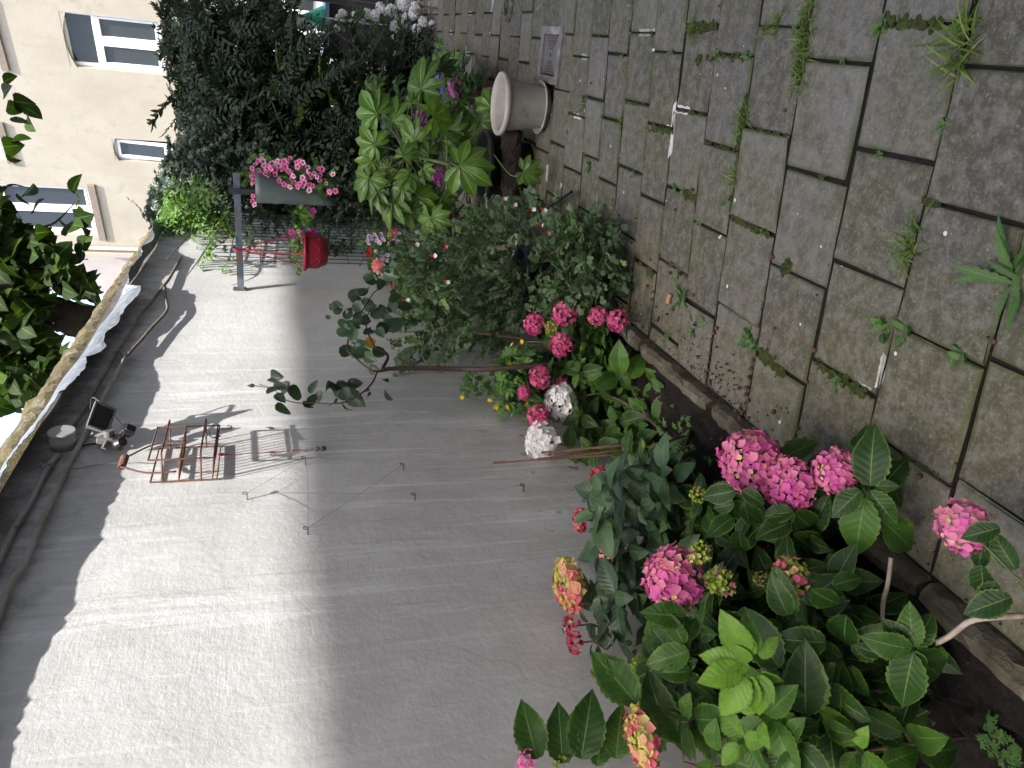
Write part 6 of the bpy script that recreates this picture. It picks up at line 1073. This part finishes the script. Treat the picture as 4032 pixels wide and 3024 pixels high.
# --- mulberry tree behind the wall
Tr = thing('tree', 'leafy tree with a thick dark leaning trunk behind the wall', 'tree', (-3.2, 7.3, 0))
m = MB(); tb = [atD(*p) for p in [(235, 715, 7.0), (200, 700, 6.95), (160, 690, 6.9), (110, 675, 6.9), (50, 690, 6.8), (-60, 730, 6.6), (-200, 800, 6.4)]]; t0 = tb[0]; base = np.array([t0[0] - .1, t0[1] + .15, 0]); q = smooth_path([base, base * .5 + t0 * .5 + [-.05, 0, 0]] + tb, 5); m.tube(q, np.linspace(.19, .12, len(q)), 20); m.v = [tuple(np.array(v) + rng.normal(0, .006, 3)) for v in m.v]; m.build('trunk', M_TRUNK, Tr, True)
cp_ = [(0, 430), (35, 500), (80, 505), (120, 530), (150, 600), (205, 600), (200, 640), (100, 640), (85, 700), (140, 760), (150, 800), (70, 850), (0, 870), (-140, 900), (-220, 400), (-60, 350)]
P = fill(cp_, 6.2, 8.2, 2300, xmin=-6, zmin=2.3)
ex = [c1(a, b) for (a, b) in [(20, 490), (20, 560), (80, 600), (150, 640), (95, 690), (130, 715), (40, 625), (160, 700)]] + [crop(0, 400, .663)(a, b) for (a, b) in [(430, 540), (460, 575), (455, 640), (350, 690), (460, 690), (430, 735), (490, 760), (390, 800), (480, 860), (470, 925), (350, 880), (260, 880), (540, 1090), (580, 1160), (500, 1010), (440, 970), (380, 930), (330, 1000), (150, 560), (100, 540), (200, 660), (190, 790), (20, 270), (30, 320), (70, 240)]]
P = np.vstack([P, [atD(x, y, 6.6 + rng.normal(0, .05)) for (x, y) in ex]])
D = rand_dirs(len(P), -.9, -.1); scatter('crown', T_HEART, P, D, np.array([TOCAM(p) for p in P]) * .35 + UP * .9 + rng.normal(0, .4, P.shape), rng.uniform(.12, .19, len(P)), np.clip(rng.normal(.4, .25, len(P)), 0, 1), L_MUL, Tr)
m = MB()
for pl in ([(245, 510, 6.6), (270, 560, 6.6), (300, 640, 6.6), (-20, 560, 6.8)],): pass
for P_ in [[atD(-60, 720, 6.7), atD(40, 600, 6.7), atD(110, 560, 6.65), atD(190, 560, 6.6)], [atD(-60, 720, 6.7), atD(60, 520, 6.7), atD(120, 480, 6.6), atD(160, 440, 6.6)], [atD(-120, 500, 6.8), atD(-20, 430, 6.7), atD(20, 400, 6.65), atD(60, 405, 6.6)], [atD(-60, 720, 6.7), atD(30, 780, 6.7), atD(90, 800, 6.6)], [atD(110, 560, 6.65), atD(130, 590, 6.6), atD(180, 620, 6.6)]]: q = smooth_path(P_, 5); m.tube(q, np.linspace(.02, .004, len(q)), 6)
m.build('branches', M_TRUNK, Tr)
Gt = thing('tree', 'tall garden tree beyond the wall, seen only as a reflection in the cream house windows', 'tree', (-14, -3, 0))
m = MB(); m.tube(smooth_path([(-14, -3, 0), (-13.8, -2.8, 3), (-14.1, -3.1, 7), (-14, -2.5, 11)], 4), np.linspace(.4, .12, 13), 10); m.build('trunk', M_TRUNK, Gt, True)
P = rng.normal(0, 1, (5200, 3)); P = P / np.linalg.norm(P, axis=1)[:, None] * (rng.random((5200, 1)) ** .4) * [5.5, 5.5, 5]; P += [-14, -3, 8.8]; P += np.sin(P[:, [1, 2, 0]] * 1.7) * .6
scatter('crown', T_SM, P, rand_dirs(len(P), -1, .4), rng.normal(0, .6, P.shape) + UP, rng.uniform(.28, .5, len(P)), rng.random(len(P)), L_MUL, Gt)
# --- weeds, grass and moss in the joints
WD = [(c3, 600, 610, 'g', .07), (c3, 605, 910, 'w', .05), (c3, 630, 990, 'w', .07), (c3, 820, 735, 'g', .06), (c3, 710, 695, 'w', .04), (c3, 900, 1035, 'w', .055), (c3, 1130, 315, 'w', .05), (c3, 1005, 205, 'w', .04), (c3, 1250, 165, 'g', .07), (c3, 830, 335, 'w', .045), (c3, 870, 185, 'w', .05), (c3, 1390, 330, 'w', .05), (c3, 1575, 335, 'w', .05), (c3, 1530, 800, 'w', .075), (c3, 1560, 680, 'g', .08), (c3, 1500, 1040, 'g', .08), (c3, 1470, 1190, 'w', .07), (c3, 1140, 1130, 'w', .06), (c3, 1190, 1160, 'w', .05), (c3, 1285, 1310, 'w', .05), (c3, 870, 1410, 'w', .04), (c3, 435, 860, 'w', .035), (c3, 625, 490, 'w', .03), (c3, 690, 215, 'w', .03), (c3, 850, 1540, 'g', .05), (c7, 1185, 400, 'd', .10), (c7, 1165, 270, 'w', .05), (c7, 1255, 590, 'd', .08), (c7, 1310, 570, 'w', .07), (c7, 1575, 660, 'w', .08), (c7, 1610, 700, 'w', .06), (c7, 940, 690, 'w', .05), (c7, 1100, 640, 'w', .05), (c7, 1180, 1150, 'w', .05), (c4, 850, 155, 'w', .06), (c4, 635, 355, 'w', .03), (c4, 995, 140, 'w', .03), (c4, 1370, 140, 'w', .06), (c4, 1340, 280, 'g', .13), (c4, 440, 30, 'g', .08), (c4, 410, 240, 'g', .11), (c4, 390, 430, 'g', .09), (c4, 240, 150, 'g', .07), (c4, 170, 180, 'g', .05), (c4, 1235, 735, 'w', .045), (c4, 1055, 1360, 'w', .05), (c4, 1030, 1470, 'g', .09), (c4, 845, 915, 'w', .025), (c4, 515, 1050, 'w', .03), (c4, 160, 1380, 'w', .05), (c4, 305, 815, 'w', .02), (c8, 1640, 280, 'd', .17), (c8, 890, 590, 'w', .09), (c8, 990, 620, 'w', .08), (c8, 1325, 750, 'w', .09), (c8, 605, 915, 'w', .06), (c8, 160, 425, 'w', .03), (c8, 75, 640, 'w', .06), (c8, 140, 495, 'w', .02), (c8, 30, 515, 'w', .03), (c4, 355, 165, 'w', .05)]
KN = {'w': ('weed', 'small leafy green weed growing in a joint of the paving', 'weed', 'leafy weeds in the paving joints'), 'g': ('grass_tuft', 'short tuft of green grass growing in a joint of the paving', 'grass', 'grass tufts in the paving joints'), 'd': ('dandelion', '', 'weed', 'toothed-leaf weeds in the paving')}
LMK = [('the pale planter', atZ(1180, 226)), ('the drain cover', atZ(1190, 110)), ('the wine cork', atZ(1445, 643)), ('the big dandelion rosette', atZ(2190, 600)), ('the front pink blooms', atZ(1800, 960)), ('the folded black stand', atZ(1240, 430)), ('the upper right corner of the photo', atZ(2150, 60)), ('the upright long grass strip', atZ(1600, 300)), ('the right hand edge of the paving', atZ(1740, 20))]
ORD = ['nearest to', 'second nearest to', 'third nearest to', 'fourth nearest to', 'fifth nearest to', 'sixth nearest to', 'seventh nearest to', 'eighth nearest to', 'ninth nearest to', 'tenth nearest to', 'eleventh nearest to', 'twelfth nearest to']
WL = {}
for kk in ('w', 'g'):
    by = {}
    for i_, (f, a, b, k, sz) in enumerate(WD):
        if k != kk: continue
        p = atZ(*f(a, b)); ds = [np.linalg.norm(p - q_) for _, q_ in LMK]; j = int(np.argmin(ds)); by.setdefault(j, []).append((ds[j], i_))
    for j, l_ in by.items():
        for r_i, (_, i_) in enumerate(sorted(l_)): WL[i_] = ('leafy weed' if kk == 'w' else 'grass tuft') + ' in a paving joint, ' + ORD[r_i] + ' ' + LMK[j][0]
dl_ = iter(['toothed dandelion-like weed growing beside the wine cork', 'smaller toothed weed between cork and kerb', 'large toothed dandelion rosette at the near edge of the patio'])
for wi_, (f, a, b, k, sz) in enumerate(WD):
    p = atZ(*f(a, b), .0); nm, lb, ct, gr = KN[k]; Pp = []; Dd = []; Nn = []; Sz = []
    n = {'w': 12, 'g': int(40 + 300 * sz), 'd': 13}[k]
    for i in range(n):
        a_ = i * 2.39996 + rng.normal(0, .3); el = math.radians(rng.uniform(8, 55) if k != 'g' else rng.uniform(25, 80)); d = np.array([math.cos(a_) * math.cos(el), math.sin(a_) * math.cos(el), math.sin(el)]); nn = np.array([-math.cos(a_) * math.sin(el), -math.sin(a_) * math.sin(el), math.cos(el)])
        off = rng.normal(0, sz * .3, 2) * [1, .45] if k == 'g' else rng.normal(0, sz * .10, 2); Pp.append([p[0] + off[0], p[1] + off[1], -.004]); Dd.append(d); Nn.append(nn + rng.normal(0, .15, 3)); Sz.append(sz * (rng.uniform(.25, .75) if k == 'g' else rng.uniform(.3, .62)) * (1.0 if k != 'd' else 1.3))
    o = scatter(nm, {'w': T_WEED, 'g': T_GRASS, 'd': T_DAND}[k], Pp, Dd, Nn, Sz, np.clip(rng.normal(.5, .2, n), 0, 1), {'w': L_WEED, 'g': L_GRASS, 'd': L_WEED}[k], None, org=p)
    tag(o, next(dl_) if k == 'd' else WL[wi_], ct, None if k == 'd' else gr)
mo = MB(); 
def moss_line(f, a, b, w0=.012, n=60):
    p, q_ = atZ(*f(*a), -.006), atZ(*f(*b), -.006)
    for i in range(n): c = p + (q_ - p) * rng.random() + rng.normal(0, w0 * .6, 3) * [1, 1, 0]; r = rng.uniform(.4, 1) * w0; T_ = [(r * math.cos(t), r * .55 * math.sin(t)) for t in np.linspace(0, 1.5, 4)]; mo.lathe([(rr_ + .0001, zz_ + .004) for rr_, zz_ in T_], c, 7)
for (f, a, b, w_) in [(c8, (150, 740), (290, 860), .014), (c8, (480, 800), (780, 1000), .013), (c4, (900, 140), (1300, 145), .013), (c4, (1200, 1200), (1120, 1190), .01), (c8, (290, 240), (320, 225), .014), (c4, (1300, 560), (1230, 900), .006), (c3, (1330, 345), (1560, 345), .01), (c3, (1220, 165), (1400, 155), .014), (c3, (1290, 350), (1290, 355), .01), (c3, (1165, 660), (1330, 690), .008), (c3, (1325, 850), (1500, 900), .009), (c3, (985, 760), (1130, 780), .012), (c3, (1490, 1290), (1659, 1385), .012), (c3, (1210, 1150), (1280, 1180), .012), (c3, (510, 670), (600, 690), .008), (c7, (990, 240), (1015, 275), .012), (c4, (130, 780), (300, 810), .008), (c4, (0, 1310), (210, 1410), .011), (c4, (420, 60), (380, 480), .016), (c3, (1580, 560), (1490, 1060), .013), (c8, (1010, 1330), (1240, 1480), .01), (c3, (990, 625), (850, 610), .006)]:
    moss_line(f, a, b, w_, int(25 + 2600 * w_))
kind(mo.build('moss', M_MOSS, smooth=True), 'stuff')
# small things growing in the bed
L = Leaves()
for p in fill([(1380, 900), (1480, 900), (1540, 1010), (1500, 1060), (1420, 1010)], 2.6, 3.6, 90, zmin=.01): 
    if p[2] < .12: L.add(p, rand_dirs(1)[0], UP + rng.normal(0, .3, 3), rng.uniform(.015, .035), rng.uniform(.2, .8))
for (x, y) in [(2140, 1560), (2160, 1590), (2150, 1620), (2190, 1610), (2130, 1600), (2185, 1640), (2170, 1650)]:
    for _ in range(12): p = atZ(x + rng.normal(0, 8), y + rng.normal(0, 10), .03); L.add(p, rand_dirs(1)[0], UP, rng.uniform(.010, .016), .3)
o = L.build('ground_cover', T_CEL, L_CEL, None); kind(o, 'stuff')
fp = atZ(1465, 985, .02); fr = thing('fern', 'small fern frond on the dark soil near the white hydrangea', 'fern', fp); fa_, fb_ = atZ(1480, 960, .05), atZ(1435, 1010, .08); T_FERN = spray_tpl(leaf_tpl(.25, 4, 1), 18, .28, True, 70, 2, 0, -.1, .01)
scatter('frond', T_FERN, np.array([fb_, fb_ + [.03, 0, 0], fb_ - [.02, 0, 0]]), np.array([fa_ - fb_, fa_ - fb_ + [.05, .02, 0], fa_ - fb_ - [.06, 0, 0]]), np.tile(UP, (3, 1)), .14, np.array([.5, .6, .4]), L_WEED, fr)
# --- end of the path: gate post, bright yard beyond
gt_ = thing('gate_post', 'dark grey post at the far right end of the path', 'post', (.42, 10.2, 0)); pA = atY(760, 6, 10.2)
m = MB(); m.box((pA[0] + .0, 10.2, 1.4), (.06, .08, 2.8), bev=.006); m.build('post', simple('grey_post', (.12, .115, .11), (.08, .08, .075), .6, 8), gt_); m = MB(); m.box((pA[0], 10.2, .05), (.2, .2, .10), bev=.02); m.build('foot', M_SILL, gt_)
gc_ = atY(690, 38, 10.6); m = MB(); m.lathe([(.015, .20), (.13, -.02), (.135, -.06), (.10, -.07), (.03, -.06)], gc_, 8); pz = thing('parasol', 'folded sea green parasol beyond the hedge by the path', 'parasol', (gc_[0], gc_[1], 0)); m.build('canopy', simple('sea_green_cloth', (.03, .30, .20), (.02, .25, .16), .8, 5), pz); m = MB(); m.tube([(gc_[0], gc_[1], 0), (gc_[0], gc_[1], gc_[2] + .2)], .012, 8); m.build('pole', M_WHITE, pz)
sh_ = atY(745, 30, 11.2); m = MB(); m.box((sh_[0], 11.6, (sh_[2] + .2) / 2), (1.1, .7, sh_[2] + .2), bev=.02); shd = thing('shed', 'dark low shed standing behind the sea green parasol', 'shed', (sh_[0], 11.6, 0)); m.build('walls', simple('dark_timber', (.02, .022, .03), (.035, .035, .04), .7, 6), shd); m = MB(); m.box((sh_[0], 11.6, sh_[2] + .22), (1.2, .8, .05)); m.build('roof', simple('blue_grey_felt', (.10, .16, .28), (.08, .12, .2), .7, 6), shd)
